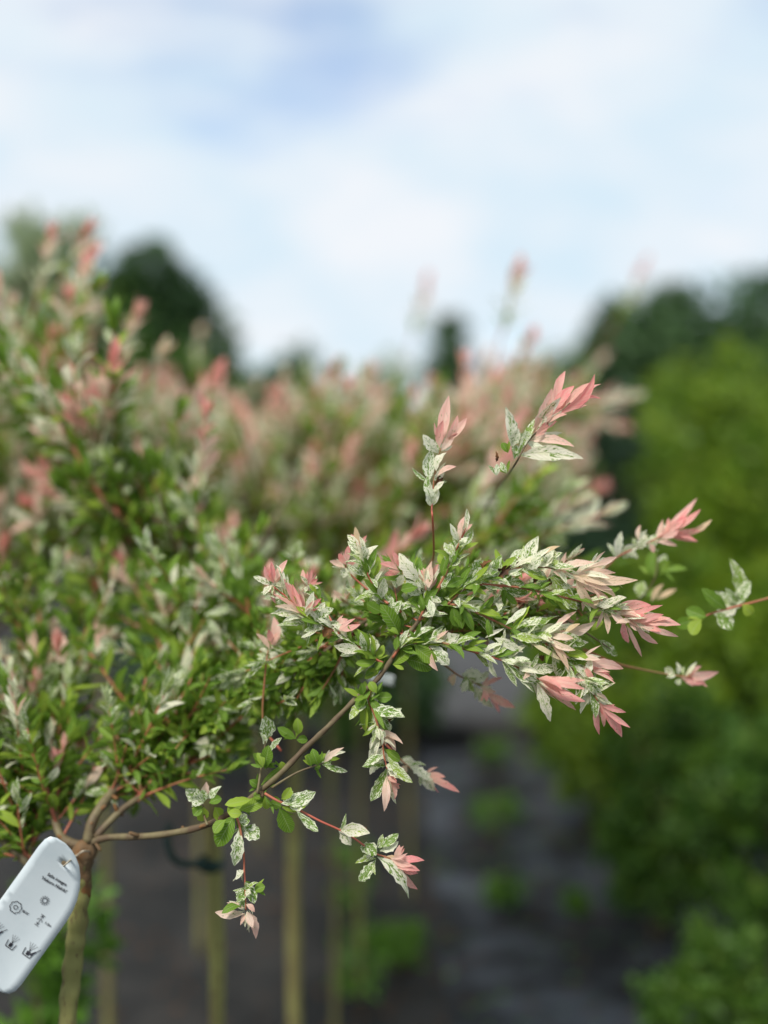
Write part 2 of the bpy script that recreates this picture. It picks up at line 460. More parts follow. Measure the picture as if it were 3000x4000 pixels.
def put_shoot(root, base, dirv, style, r=random, scale=None, idx=None, name='shoot'):
    i = idx if idx is not None else r.randrange(len(SH[style]))
    me = SH[style][i]
    q = dirv.normalized().to_track_quat('Z', 'Y')
    s = scale or r.uniform(0.85, 1.2)
    mt = Matrix.Translation(base - root.location) @ q.to_matrix().to_4x4() @ Matrix.Rotation(r.uniform(0, 6.28), 4, 'Z') @ Matrix.Diagonal((s, s, s, 1))
    o = obj(name, me, root); o.matrix_local = mt
    return o

def willow(x, y, label, graft, rad, top, nb, ns, ok, seed, lean=(0, 0), mixw=(5, 4, 4, 3), branch_up=0.5, tr=0.0085, bias=0.0):
    r = random.Random(seed)
    root = empty('willow_tree', (x, y, 0)); tag(root, label, 'tree', 'grafted willows in the row')
    gz = Vector((lean[0], lean[1], graft))
    m = MB()
    pts = [Vector((0, 0, -0.05)), Vector((r.uniform(-.006, .006), 0, 0.45)), Vector((lean[0] * .6 + r.uniform(-.008, .008), lean[1] * .6, 0.75)), gz]
    c = catmull(pts, 5)
    m.tube(c, [tr * (1.15 - 0.25 * i / (len(c) - 1)) + 0.0008 * math.sin(i * 2.1) for i in range(len(c))], 10)
    obj('trunk', m.mesh('trunk', [M['bark']], tint=False), root)
    m = MB(); m.tube([gz + Vector((0, 0, z)) for z in (-0.035, -0.015, 0.0, 0.012, 0.022)], [tr * .95, tr * 1.25, tr * 1.6, tr * 1.4, tr * .5], 10)
    obj('graft', m.mesh('graft', [M['graft']], tint=False), root)
    ends = []
    for i in range(nb):
        az = 2 * math.pi * (i + r.uniform(-.3, .3)) / nb
        e = r.uniform(0.15, 1.15)
        hr = rad * r.uniform(0.55, 1.0) * math.cos(e) / math.cos(0.15) * (1 + bias * math.cos(az))
        hz = (top - graft - 0.12) * (0.25 + 0.75 * math.sin(e)) * r.uniform(0.75, 1.0)
        end = gz + Vector((math.cos(az) * hr, math.sin(az) * hr, hz))
        mid = gz + Vector((math.cos(az) * hr * 0.45, math.sin(az) * hr * 0.45, hz * (0.62 if branch_up else 0.5)))
        c = catmull([gz, mid + Vector((r.uniform(-.02, .02), r.uniform(-.02, .02), 0)), end], 5)
        m = MB(); m.tube(c, [0.0048 - 0.0032 * k / (len(c) - 1) for k in range(len(c))], 6)
        obj('branch', m.mesh('branch', [M['olive_twig']], tint=False), root)
        ends.append(c)
    cnt = 0; tries = 0
    while cnt < ns and tries < ns * 8:
        tries += 1
        c = r.choice(ends)
        t = r.uniform(0.25, 1.0)
        k = min(int(t * (len(c) - 1)), len(c) - 2)
        b = c[k].lerp(c[k + 1], t * (len(c) - 1) - k)
        td = (c[k + 1] - c[k]).normalized()
        outw = (b - gz).normalized()
        d = td * 0.6 + outw * 0.5 + Vector((0, 0, 0.45)) + Vector((r.gauss(0, 1), r.gauss(0, 1), r.gauss(0, 0.8))) * 0.42
        d.normalize()
        bw = b + root.location
        hgt = (b.z - graft) / max(0.05, top - graft)
        pk, cw, vw, gw = mixw
        st = r.choices(('pink', 'cream', 'vari', 'green'), (pk * (0.3 + t + hgt), cw * (0.4 + t), vw, gw * (1.6 - t)))[0]
        i = r.randrange(len(SH[st])); tip = bw + d * SHL[i]
        if not ok(bw, tip): continue
        put_shoot(root, bw, d, st, r, idx=i); cnt += 1
    return root, ends

def inside(p, zones):
    x, y, d = proj(p)
    return any(a <= x <= b and c <= y <= e for a, b, c, e in zones)

# area of the picture the crowns of the row fill (per corner x -> upper limit y), lower limit and right limit
def crown_ok(dmin, lim_top, lim_bot, lim_right):
    def f(b, t):
        for p in (b, t):
            x, y, d = proj(p)
            if d < dmin or (850 < x < 1900 and y < 2150 and d < 1.7): return False
            if y < lim_top(x) or y > lim_bot(x) or x > lim_right(y): return False
        return True
    return f
def interp(tab):
    def f(x):
        if x <= tab[0][0]: return tab[0][1]
        for (a, b_), (c, d) in zip(tab, tab[1:]):
            if x <= c: return b_ + (d - b_) * (x - a) / (c - a)
        return tab[-1][1]
    return f
TOP = interp([(-600, 780), (0, 870), (310, 960), (420, 1260), (600, 1440), (760, 1520), (1300, 1490), (1700, 1450), (2000, 1340), (2420, 1360), (3000, 1500)])
BOTF = interp([(-600, 3330), (300, 3300), (450, 3130), (650, 3120), (900, 2990), (1100, 2830), (1300, 2700), (1500, 2560), (1800, 2520), (2400, 2500)])
BOT = interp([(-600, 3300), (600, 3150), (900, 2800), (1200, 2620), (1500, 2420), (1800, 2300), (2400, 2230), (3000, 2200)])
RIGHT = interp([(1200, 2440), (1500, 2430), (1700, 2520), (1900, 2400), (2200, 2330), (2600, 2000), (3000, 1500)])

rows = [
    (-0.215, 1.34, 'willow with its stem right behind the drooping front twigs, dark green tie round it', 1.03, 0.40, 1.58, 12, 150, 1.2, (4, 3, 3, 8)),
    (-0.140, 1.75, 'blurred willow whose stem is third from the white tag', 1.04, 0.42, 1.60, 14, 190, 1.5, (5, 4, 2, 7)),
    (-0.105, 2.20, 'blurred willow whose stem is fourth from the white tag', 1.05, 0.46, 1.60, 16, 210, 1.5, (6, 4, 2, 5)),
    (-0.060, 2.70, 'blurred willow whose stem is fifth from the white tag', 1.05, 0.48, 1.62, 15, 190, 1.8, (6, 4, 2, 5)),
    (0.080, 3.30, 'blurred willow with the rightmost stem of the row', 1.05, 0.46, 1.64, 12, 130, 2.3, (6, 5, 3, 2)),
    (-0.62, 1.62, 'tall bushy willow at the left edge with pink shoots against the sky', 1.05, 0.48, 1.72, 15, 230, 1.22, (6, 4, 3, 7)),
    (-0.58, 2.25, 'willow right behind the tall bushy one at the left edge', 1.05, 0.44, 1.68, 12, 130, 1.7, (4, 3, 3, 7)),
    (-0.50, 2.95, 'hazy willow crown left of centre in front of the dark trees', 1.05, 0.44, 1.66, 12, 110, 2.2, (4, 3, 3, 6)),
    (-0.42, 3.75, 'far blurred willow crown just left of the picture centre', 1.05, 0.46, 1.66, 12, 100, 2.8, (4, 4, 4, 3)),
]
roots = []
for i, (x, y, lab, gr, rad, top, nb, ns, dm, mixw) in enumerate(rows):
    rt, en = willow(x, y, lab, gr, rad, top, nb, ns, crown_ok(dm, TOP, BOT, RIGHT), 500 + i * 13, mixw=mixw, tr=(0.0100, 0.0118, 0.0062, 0.0062, 0.006, .009, .009, .009, .009)[i], bias=(0, .2, .38, .42, .3, 0, 0, 0, 0)[i])
    roots.append(rt)
def side_branches(root, gz, ends, per, styles, seed):
    r = random.Random(seed)
    for (x, y, d) in ends:
        e = at(x, y, d) - root.location
        g0 = Vector((0, 0, gz)); mid = g0.lerp(e, .5) + Vector((0, 0, 0.03))
        c = catmull([g0, mid, e], 5)
        m = MB(); m.tube(c, [0.0042 - 0.0028 * k / (len(c) - 1) for k in range(len(c))], 6)
        obj('branch', m.mesh('branch', [M['olive_twig']], tint=False), root)
        n = 0; tries = 0
        while n < per and tries < 200:
            tries += 1
            t = r.uniform(.45, 1); k = min(int(t * 10), 9); b = c[k].lerp(c[k + 1], t * 10 - k)
            dv = (c[k + 1] - c[k]).normalized() * .6 + Vector((r.gauss(.15, .5), r.gauss(0, .5), r.gauss(.3, .45))); dv.normalize()
            st = r.choice(styles); i = r.randrange(len(SH[st]))
            if not crown_ok(1.5, TOP, BOT, RIGHT)(b + root.location, b + root.location + dv * SHL[i]): continue
            put_shoot(root, b + root.location, dv, st, r, idx=i); n += 1
PKS = ('pink', 'pink', 'pink', 'cream', 'cream', 'vari', 'green')
side_branches(roots[2], 1.05, [(2000, 1950, 2.05), (2150, 1780, 2.0), (2230, 2010, 2.05), (2060, 1620, 2.1), (1900, 1800, 1.95)], 13, PKS, 61)
side_branches(roots[3], 1.05, [(2240, 1620, 2.45), (2150, 1480, 2.5), (2300, 1850, 2.4), (2000, 1500, 2.5), (2310, 1500, 2.5)], 13, PKS, 62)
side_branches(roots[1], 1.04, [(1500, 1900, 1.75), (1350, 1700, 1.8), (1700, 1750, 1.75), (1600, 2050, 1.7)], 12, PKS, 63)

# long single shoots that stand out of the crowns
def stray(root, x0, y0, x1, y1, d0, d1, style, idx, scale=1.0):
    a = at(x0, y0, d0); b = at(x1, y1, d1)
    L = SHL[idx] * scale
    dv = (b - a).normalized(); base = b - dv * L
    m = MB(); c = catmull([a - root.location, a.lerp(base, .5) + Vector((0.004, 0, 0)) - root.location, base - root.location], 4)
    m.tube(c, [0.0018 - 0.0006 * i / (len(c) - 1) for i in range(len(c))], 5)
    obj('twig', m.mesh('twig', [M['twig']], tint=False), root)
    put_shoot(root, base, dv, style, idx=idx, scale=scale)
stray(roots[2], 1900, 1480, 2040, 1075, 2.0, 2.0, 'pink', 1, 1.15)
stray(roots[3], 1540, 1520, 1680, 1120, 3.0, 3.0, 'pink', 2, 1.2)
stray(roots[3], 2300, 1420, 2540, 1050, 2.9, 2.9, 'pink', 3, 1.1)
stray(roots[2], 1960, 1520, 2070, 1330, 1.9, 1.9, 'pink', 0, 1.0)
stray(roots[5], 120, 1250, 215, 960, 1.55, 1.55, 'pink', 1)
stray(roots[5], 200, 1200, 310, 915, 1.6, 1.6, 'pink', 0)
stray(roots[5], 250, 1300, 345, 1020, 1.5, 1.5, 'pink', 1)
stray(roots[5], 230, 1420, 290, 1190, 1.45, 1.45, 'pink', 0)
stray(roots[5], 400, 1500, 540, 1260, 1.55, 1.55, 'pink', 1)
stray(roots[5], 500, 1650, 650, 1410, 1.55, 1.55, 'cream', 2)
stray(roots[6], 760, 1500, 780, 1310, 2.4, 2.4, 'cream', 2)

# neighbour across the path: only one twig of it reaches into the picture
gx = proj(Vector((0.66, 1.0, 1.08)))
right, _ = willow(0.66, 1.0, 'willow beyond the right edge, only a blurred green twig of it in view', 1.05, 0.36, 1.55, 10, 70,
                  lambda b, t: proj(b)[0] > 3180 and proj(t)[0] > 3180, 777, mixw=(4, 4, 4, 5))

# ------------------------------------------------------------------ the front willow
front = empty('willow_tree', (-0.272, 0.985, 0))
tag(front, 'nearest willow, sharp variegated twigs reaching right, white tag on its stem', 'tree', 'grafted willows in the row')
FO = front.location
def rel(pts): return [p - FO for p in pts]
def branch(pts, r0, r1, mat='olive_twig', name='branch', n=8):
    c = catmull(rel([at(*p) for p in pts]), 6)
    m = MB(); m.tube(c, [r0 + (r1 - r0) * i / (len(c) - 1) + r0 * 0.06 * math.sin(i * 1.7) for i in range(len(c))], n, knob=.2)
    o = obj(name, m.mesh(name, [M[mat]], tint=False), front)
    return o, [p + FO for p in c]
# trunk
tp = [Vector((-0.280, 0.985, -0.05)), Vector((-0.281, 0.985, 0.5)), at(266, 4150, 0.985), at(282, 3800, 0.985), at(302, 3620, 0.985), at(315, 3450, 0.985), at(318, 3330, 0.985)]
c = catmull(rel(tp), 14)
m = MB(); m.tube(c, [0.0084 + 0.0006 * math.sin(i * 0.9) for i in range(len(c))], 14, knob=.16)
obj('trunk', m.mesh('trunk', [M['bark']], tint=False), front)
gp = [at(314, 3500, 0.985), at(318, 3430, 0.985), at(320, 3370, 0.985), at(330, 3325, 0.985), at(345, 3285, 0.985)]
m = MB(); m.tube(catmull(rel(gp), 4), [0.0079, .0080, .0084, .0082, .0088, .0092, .0086, .0090, .0096, .0092, .0098, .0106, .0102, .0098, .009, .007, .004], 14, knob=.38)
obj('graft', m.mesh('graft', [M['graft']], tint=False), front)
def zc_(reg, x, y):
    ox, oy, s = reg
    return ox + x / s, oy + y / s
RA = (900, 1900, 1.508); RB = (1800, 1400, 1.3825); RC = (1600, 2100, 1.659); RD = (600, 2600, 1.3825); RH = (1500, 900, 1.106); RZ = (1500, 2500, 1.106); RO = (0, 0, 1.0)
main_o, main_c = branch([(335, 3300, .985), (420, 3272, .98), (620, 3262, .955), (810, 3222, .935), (920, 3160, .92), (985, 3115, .91), (1105, 3013, .90), (1200, 2915, .90), (1295, 2825, .90),
                         (1405, 2715, .90), (1477, 2650, .90), (1537, 2563, .90), (1583, 2490, .90), (1636, 2424, .90), (1706, 2311, .90), (1749, 2225, .90)], 0.0031, 0.0015, 'olive_twig', n=10)
B2, B2c = branch([(345, 3290, .985), (370, 3190, .99), (470, 3060, 1.02), (620, 2930, 1.05), (850, 2800, 1.07), (1100, 2640, 1.07), (1320, 2520, 1.05), (1560, 2440, 1.03), (1900, 2400, 1.0), (2300, 2360, .97)], 0.0050, 0.0014)
B3, B3c = branch([(370, 3270, .985), (480, 3160, 1.0), (600, 3080, 1.02), (760, 2960, 1.05), (950, 2780, 1.10), (1080, 2500, 1.13), (1150, 2250, 1.18)], 0.0034, 0.0014)
B4, B4c = branch([(330, 3310, .985), (240, 3270, 1.0), (205, 3150, 1.02), (190, 3040, 1.05), (260, 2800, 1.12), (340, 2500, 1.2), (380, 2250, 1.25)], 0.0044, 0.0016)
B5, B5c = branch([(322, 3340, .985), (200, 3400, 1.0), (110, 3365, 1.01), (0, 3270, 1.02), (-150, 3120, 1.05), (-260, 2900, 1.1)], 0.0058, 0.003)
B6, B6c = branch([(115, 3365, 1.01), (118, 3300, 1.02), (110, 3150, 1.05), (60, 2900, 1.1), (90, 2650, 1.15), (60, 2400, 1.2)], 0.004, 0.0016)
B7, B7c = branch([(470, 3060, 1.02), (560, 2850, 1.08), (700, 2600, 1.15), (760, 2350, 1.2)], 0.0036, 0.0014)
B8, B8c = branch([(1583, 2490, .90), (1700, 2478, .93), (1850, 2470, .95), (2050, 2440, .96), (2250, 2420, .96), (2420, 2405, .96)], 0.0024, 0.0010)
B9, B9c = branch([(1490, 2405, 1.0), (1420, 2430, .98), (1360, 2480, .97), (1250, 2560, .97), (1120, 2680, 1.0), (960, 2790, 1.05)], 0.0012, 0.0022)

def stubs(par, curve, n, seed):
    r = random.Random(seed)
    for _ in range(n):
        k = r.randrange(2, max(3, int(len(curve) * .45))); p = curve[k] - FO
        d = Vector((r.gauss(0, 1), r.gauss(0, 1), r.gauss(.4, 1))).normalized(); L = r.uniform(.006, .013)
        m = MB(); m.tube([p, p + d * L * .5, p + d * L * .85, p + d * L], [.0022, .0017, .0016, .0007], 6, knob=.2)
        obj('bud_stub', m.mesh('bud_stub', [M['graft']], tint=False), par)
stubs(main_o, main_c, 7, 1); stubs(B2, B2c, 6, 2); stubs(B3, B3c, 5, 3); stubs(B4, B4c, 4, 4)
def fill(curve, n, styles, dmin, zone, tmin=0.25, sc=(0.6, 0.95), seed=1, upb=0.5, name='shoot'):
    r = random.Random(seed); cnt = 0; tr = 0
    while cnt < n and tr < n * 12:
        tr += 1
        t = r.uniform(tmin, 1.0); k = min(int(t * (len(curve) - 1)), len(curve) - 2)
        b = curve[k].lerp(curve[k + 1], t * (len(curve) - 1) - k)
        td = (curve[k + 1] - curve[k]).normalized()
        d = td * 0.5 + Vector((0, 0, upb)) + Vector((r.gauss(0, 1), r.gauss(0.15, 0.9), r.gauss(0, 0.8))) * 0.55
        d.normalize(); st = r.choice(styles)
        i = r.randrange(len(SH[st])); s = r.uniform(*sc); tip = b + d * SHL[i] * s
        good = True
        for p in (tip, b.lerp(tip, .5)):
            x, y, dd = proj(p)
            if dd < dmin or not (zone[0] < x < zone[1] and zone[2] < y < zone[3]) or y > BOTF(x): good = False
        if not good: continue
        put_shoot(front, b, d, st, r, scale=s, idx=i, name='sprig' if sc[1] < .75 else 'shoot'); cnt += 1
GS = ('green', 'green', 'vari', 'green', 'vari', 'green', 'cream')
ML = (-500, 1300, 2050, 3330)
fill(B2c, 56, GS + ('green',), .985, (100, 1560, 2330, 3080), .2, (0.5, 0.85), 3)
fill(B2c, 60, ('green', 'green', 'green', 'vari'), .975, (350, 1450, 2500, 3130), .16, (0.45, 0.75), 31, -0.15)
fill(B3c, 40, ('green', 'green', 'vari'), .985, (350, 1350, 2500, 3130), .2, (0.45, 0.75), 32, -0.1)
fill(B9c, 24, ('green', 'green', 'vari'), .97, (900, 1500, 2450, 2840), .2, (0.4, 0.7), 33, -0.25)
fill(B3c, 40, GS + ('pink',), 1.0, (100, 1400, 2150, 3200), .4, (0.55, 0.9), 4)
fill(B4c, 58, GS + ('cream', 'pink'), .99, ML, .16, (0.5, 0.9), 5)
fill(B5c, 26, GS, .985, (-500, 220, 2500, 3330), .2, (0.45, 0.8), 6)
fill(B6c, 62, GS + ('cream', 'pink'), .99, ML, .14, (0.5, 0.9), 7)
fill(B7c, 34, GS + ('pink', 'cream'), 1.03, ML, .3, (0.6, 0.95), 8)
fill(B2c, 30, ('green', 'vari', 'vari', 'cream', 'pink'), .935, (1500, 2350, 2230, 2560), .62, (0.45, 0.7), 9, 0.2)
fill(B8c, 30, ('vari', 'green', 'vari', 'cream', 'pink'), .925, (1560, 2300, 2240, 2560), .1, (0.4, 0.65), 10, 0.25)
fill(B2c, 34, ('green', 'vari', 'green', 'cream'), .93, (1300, 2150, 2200, 2570), .5, (0.35, 0.6), 21, 0.2)
fill(main_c, 22, ('green', 'vari', 'vari'), .915, (1380, 1850, 2180, 2600), .72, (0.3, 0.5), 22, 0.3)
fill(B8c, 16, ('pink', 'cream', 'pink'), .94, (1700, 2330, 2180, 2560), .2, (0.4, 0.65), 23, 0.2)
fill(B9c, 34, ('green', 'vari'), .955, (950, 1600, 2280, 2760), .1, (0.45, 0.7), 12, 0.2)
for x0, y0, x1, y1, d, st, i in ((1000, 2830, 1060, 2350, 1.0, 'x', 0),):
    pass

# ---- sharp twigs: stem and every leaf placed one by one.  leaf = base, tip, width, kind (in the crop's own pixels)
HERO = []
def twig(reg, d, stem, leaves, r0=0.0011, r1=0.0006, parent=None, mat='twig', jit=0.006, ds=None):
    HERO.append((reg, d, stem, leaves, r0, r1, parent, mat, jit, ds))

twig(RA, .90, [(900, 1040), (840, 1010), (770, 955), (640, 870), (540, 815), (470, 785), (430, 750)],
  "430,745,315,545,80,P;425,735,365,575,45,P;440,700,395,590,40,T;440,735,535,660,34,P;445,770,262,705,45,Q;440,785,232,752,75,W;440,815,270,822,40,V;450,770,490,620,45,W;"
  "480,780,465,690,40,W;510,785,607,718,46,V;455,770,450,940,20,V;530,795,497,852,46,W;600,810,655,866,36,W;620,825,692,782,50,P;640,845,765,812,52,P;610,845,545,885,52,B;545,815,590,805,34,B;"
  "690,900,600,830,46,W;780,965,610,938,62,W;782,972,645,997,46,V;790,965,795,868,36,W;835,985,838,878,80,V;855,1015,903,933,46,G;850,1035,738,1042,52,G;440,740,345,620,40,P;520,800,480,740,30,W;560,830,640,800,30,V")
twig(RA, .905, [(430, 750), (340, 660), (255, 590)],
  "250,565,200,470,38,P;258,565,335,432,46,P;252,562,240,442,38,P;248,575,265,688,42,P;242,580,135,530,46,W;252,575,312,588,30,W;245,580,195,640,35,W;255,570,225,500,30,P;250,572,300,520,28,P")
twig(RA, .90, [(1110, 790), (1140, 720), (1165, 650), (1172, 600)],
  "1168,600,1188,438,78,Q;1160,590,1133,478,42,T;1180,605,1225,455,44,P;1172,640,1162,560,72,P;1115,565,993,393,68,W;1125,640,1035,552,70,W;1125,650,1078,742,56,W;1160,640,1212,722,62,W;"
  "1178,650,1243,682,44,W;1105,595,1005,612,60,G;1175,720,1098,758,68,D;1065,705,998,722,46,V;1170,665,1190,770,40,W;1140,600,1090,520,40,W;1150,700,1230,745,45,V;1140,700,1060,665,45,G")
twig(RA, .912, [(1165, 650), (1090, 560), (1010, 500)],
  "1000,480,955,378,42,P;1000,490,1048,448,36,P;990,492,882,455,50,P;1000,500,905,522,36,P;1010,505,1045,515,30,P;1005,490,980,420,30,P;1000,510,940,560,40,W;1020,520,985,590,45,W")
twig(RA, .908, [(1005, 740), (940, 690), (870, 630), (810, 520), (785, 450), (755, 345)],
  "890,660,905,538,60,W;880,650,832,660,48,W;905,690,870,610,46,W;755,345,735,238,42,O;755,345,803,288,25,P;795,400,872,348,46,W;780,440,825,535,42,W;770,400,735,365,28,W;790,465,760,520,32,V;820,545,770,490,26,V")
twig(RA, .93, [(930, 690), (800, 600), (690, 500), (680, 460)],
  "680,460,638,395,44,P;690,445,702,345,40,P;672,480,585,438,44,Q;685,465,735,430,36,P;680,480,660,540,44,W;690,490,740,510,40,W", jit=.01)
twig(RA, .915, [(640, 870), (540, 700), (460, 580)],
  "455,578,428,488,36,P;462,576,514,545,30,P;455,582,480,490,30,P;460,585,440,640,30,W;470,590,520,600,28,W")
twig(RA, .962, [(300, 1560), (195, 1400), (205, 1100), (222, 965)],
  "240,962,256,768,66,P;232,960,152,868,44,Q;250,952,288,855,44,Q;235,975,275,1020,46,W;225,980,170,960,40,W;245,930,225,840,40,P;220,1000,195,1050,34,W;225,1010,262,1075,36,V", jit=.004)
# leaves that grow straight from the main branch
twig(RA, .90, None,
  "880,1060,790,1132,46,G;870,1072,798,1120,46,G;955,1050,1072,948,78,G;1030,1020,1188,1078,78,G;960,1052,1022,1078,26,G;995,875,884,693,86,G;990,855,965,738,42,G;985,870,1002,752,46,G;992,872,922,840,36,G;"
  "982,880,975,965,46,D;962,785,1008,672,56,V;900,740,800,688,62,G;962,735,950,648,30,V;900,1040,850,1075,45,G;870,1090,880,1010,40,G", parent='main')
twig(RA, .897, [(955, 1010), (1010, 940), (1080, 925), (1160, 930), (1230, 932)],
  "1050,935,1185,872,62,G;1080,930,1218,1032,82,G;1150,965,1118,868,72,G;1180,945,1288,1052,76,V;1190,920,1252,848,62,W;1228,932,1350,872,76,W;1285,905,1335,960,50,W;1060,925,1045,880,30,B;1170,945,1180,975,22,B;1120,935,1060,985,50,G")
twig(RA, .90, [(1215, 620), (1280, 490), (1330, 370), (1410, 205)],
  "1292,462,1280,338,50,V;1302,430,1392,328,52,V;1330,375,1362,255,42,W;1280,450,1228,398,60,G;1290,465,1355,430,44,V;1245,605,1305,508,56,V;1270,592,1372,545,50,G;1262,605,1398,628,50,G;1260,655,1378,667,46,V;1315,430,1300,330,40,V;1310,400,1260,330,40,V;1345,350,1400,300,34,W;1335,360,1310,290,34,V", r0=.0016)
twig(RA, .905, [(1110, 790), (1250, 690), (1330, 690), (1420, 710)],
  "1310,700,1348,832,66,D;1370,590,1432,592,36,W;1385,600,1470,480,50,V;1430,495,1482,440,60,V;1440,545,1375,562,46,G;1290,700,1400,690,50,V;1350,700,1440,650,46,G;1400,710,1480,800,56,V;1420,710,1500,760,50,V")
# hanging below the branch
twig(RA, .90, [(850, 1150), (815, 1240), (815, 1280), (850, 1350), (870, 1430), (885, 1500)],
  "800,1290,792,1148,62,G;820,1262,842,1180,56,V;850,1240,952,1238,62,G;830,1290,902,1212,26,W;792,1280,795,1442,56,G;782,1240,748,1312,46,G;840,1310,1028,1360,72,V;935,1395,912,1312,22,B;890,1400,935,1450,70,V;830,1350,892,1372,50,G;"
  "790,1290,830,1460,40,G;860,1220,820,1150,50,G;780,1230,770,1160,40,G;880,1450,918,1472,40,W")
twig(RD, .898, [(1168, 215), (1195, 270), (1235, 420), (1245, 490), (1262, 560)],
  "1240,440,1192,520,50,W;1240,480,1132,542,52,V;1242,510,1168,588,36,W;1250,450,1332,512,56,G;1262,490,1398,632,50,V;1260,535,1352,612,60,W;1260,550,1172,732,54,V;1256,600,1245,788,54,Q;1266,612,1328,662,46,P;1275,630,1302,722,60,P;"
  "1262,600,1312,632,40,P;1258,590,1275,700,40,Q;1240,400,1200,440,30,W;1245,470,1270,520,40,W;1255,540,1300,560,40,W")
twig(RD, .905, [(560, 690), (580, 560), (600, 440), (602, 400)],
  "600,415,606,272,76,V;600,530,535,478,60,G;595,545,622,430,62,G;602,560,642,478,58,G;620,475,692,388,30,V;566,652,518,618,40,G;580,645,705,538,26,G;600,430,570,360,36,W;590,550,560,470,40,G;700,560,690,518,36,G", mat='olive_twig')
twig(RD, .905, None,
  "770,395,668,335,52,G;780,372,775,282,52,G;772,402,832,402,40,G;765,395,718,358,36,G;530,722,385,752,52,G;460,782,602,720,70,G;600,705,612,775,42,G;680,770,742,902,74,D;640,742,682,720,44,G;540,735,610,712,40,G;590,715,540,690,46,G;620,740,690,760,46,G;"
  "500,740,440,770,50,G", parent='main')
twig(RD, .90, [(640, 660), (700, 620), (780, 575), (860, 545), (920, 525)],
  "870,532,815,490,50,G;880,505,948,488,52,G;890,540,858,448,48,G;920,522,1028,442,40,Q;910,532,1048,572,32,V;872,545,895,560,40,G;850,545,830,480,40,G;900,530,960,520,34,V", mat='olive_twig')
twig(RD, .897, [(600, 690), (680, 735), (770, 772), (900, 840), (1000, 885), (1080, 930), (1190, 1010), (1260, 1035), (1320, 1060)],
  "690,745,875,683,74,V;720,752,842,738,56,V;690,722,742,658,46,G;768,780,888,897,50,V;700,740,800,700,40,V;1000,890,1068,970,58,W;1010,890,1168,905,62,W;1090,905,1165,900,26,B;1150,960,1205,1022,60,V;1190,1000,1115,980,50,V;"
  "1210,985,1322,908,50,V;1222,1002,1322,950,42,W;1200,1050,1108,1162,62,V;1210,1032,1378,1257,72,W;1300,1045,1328,968,42,P;1250,1032,1335,1082,50,O;1315,1060,1462,1052,52,P;1308,1088,1438,1108,52,P;1325,1098,1425,1208,46,P;1190,1010,1150,1040,40,W;1280,1040,1400,1080,44,P")
twig(RD, .92, [(290, 860), (270, 800), (268, 745)],
  "270,722,285,628,56,Q;260,725,172,668,70,V;270,742,200,712,60,V;290,715,368,652,46,V;300,742,368,718,50,G;270,765,258,842,60,G;330,765,362,835,60,G;275,735,260,670,50,V;262,760,215,810,48,G", mat='olive_twig')
twig(RD, .897, [(440, 790), (465, 870), (480, 960), (488, 1040), (490, 1110), (495, 1200), (498, 1320)],
  "440,805,342,978,92,G;400,792,475,800,50,G;452,832,505,805,56,V;480,872,572,932,80,V;462,882,435,1082,64,V;390,832,325,905,60,G;440,790,400,765,40,G;485,1105,428,1165,52,W;500,1180,545,1285,56,V;540,1212,602,1192,52,G;495,1200,455,1275,60,V;"
  "490,1292,368,1338,44,D;490,1340,332,1332,62,Q;508,1330,552,1475,62,Q;490,1340,468,1402,32,Q;500,1312,395,1280,26,Q;502,1330,535,1415,44,Q;495,1220,525,1230,36,W;495,1250,475,1310,40,V;470,850,520,840,44,V;498,1290,545,1330,36,Q;492,1170,520,1215,30,V")
# the leaning sprays to the right
twig(RC, .90, [(250, 430), (330, 350), (420, 300), (560, 240), (720, 195), (900, 195), (1060, 240)],
  "478,222,535,150,40,B;500,238,630,163,80,V;548,250,662,180,50,B;680,200,752,122,56,B;640,185,775,85,72,V;740,190,835,-10,88,W;830,125,975,55,50,O;880,135,992,98,60,V;830,182,935,128,52,W;900,192,965,148,50,V;700,212,795,242,50,V;"
  "780,212,905,282,60,V;930,250,1085,468,102,V;960,212,1195,163,70,Q;1060,240,1478,275,82,T;1080,240,1335,228,62,Q;1100,252,1385,332,44,Y;1080,252,1212,462,66,T;1180,325,1345,412,58,T;1190,172,1268,88,22,Q;1120,232,1265,178,42,Y;"
  "870,292,922,300,42,B;800,295,838,272,36,B;570,250,520,200,50,V;610,235,700,130,60,V;760,200,860,130,50,W;820,195,760,150,50,V;400,310,480,240,56,V;360,330,440,300,48,G;440,310,500,330,40,G;980,225,1060,160,50,V;1060,245,1150,310,46,T;930,220,1040,250,60,Q")
twig(RC, .90, [(420, 300), (690, 320), (900, 365), (1170, 430), (1300, 475), (1400, 520), (1470, 550)],
  "1170,430,1245,472,40,Y;1200,442,1385,388,50,W;1260,470,1285,625,46,T;1300,478,1402,562,60,Q;1310,482,1565,438,80,P;1400,522,1640,438,42,P;1470,550,1645,498,52,P;1472,556,1756,566,82,P;1480,572,1742,642,44,P;1400,542,1505,772,36,P;"
  "1320,490,1480,500,50,Q;1250,465,1330,420,36,W;1190,440,1230,390,40,T;1500,560,1690,520,40,P")
twig(RC, .897, [(250, 430), (350, 450), (530, 530), (670, 600), (760, 630), (850, 640), (920, 645)],
  "650,630,975,505,128,V;655,640,862,662,60,V;490,650,612,588,26,W;550,650,735,742,52,W;700,640,862,518,60,V;910,625,1080,478,42,Q;950,632,1203,543,72,Q;900,652,1138,692,80,V;840,642,925,640,50,V;900,660,1032,862,52,T;780,682,985,797,52,Y;"
  "1000,625,1105,558,44,O;940,700,950,892,26,V;830,770,865,802,36,B;840,650,960,700,60,W;920,640,1010,600,44,Q")
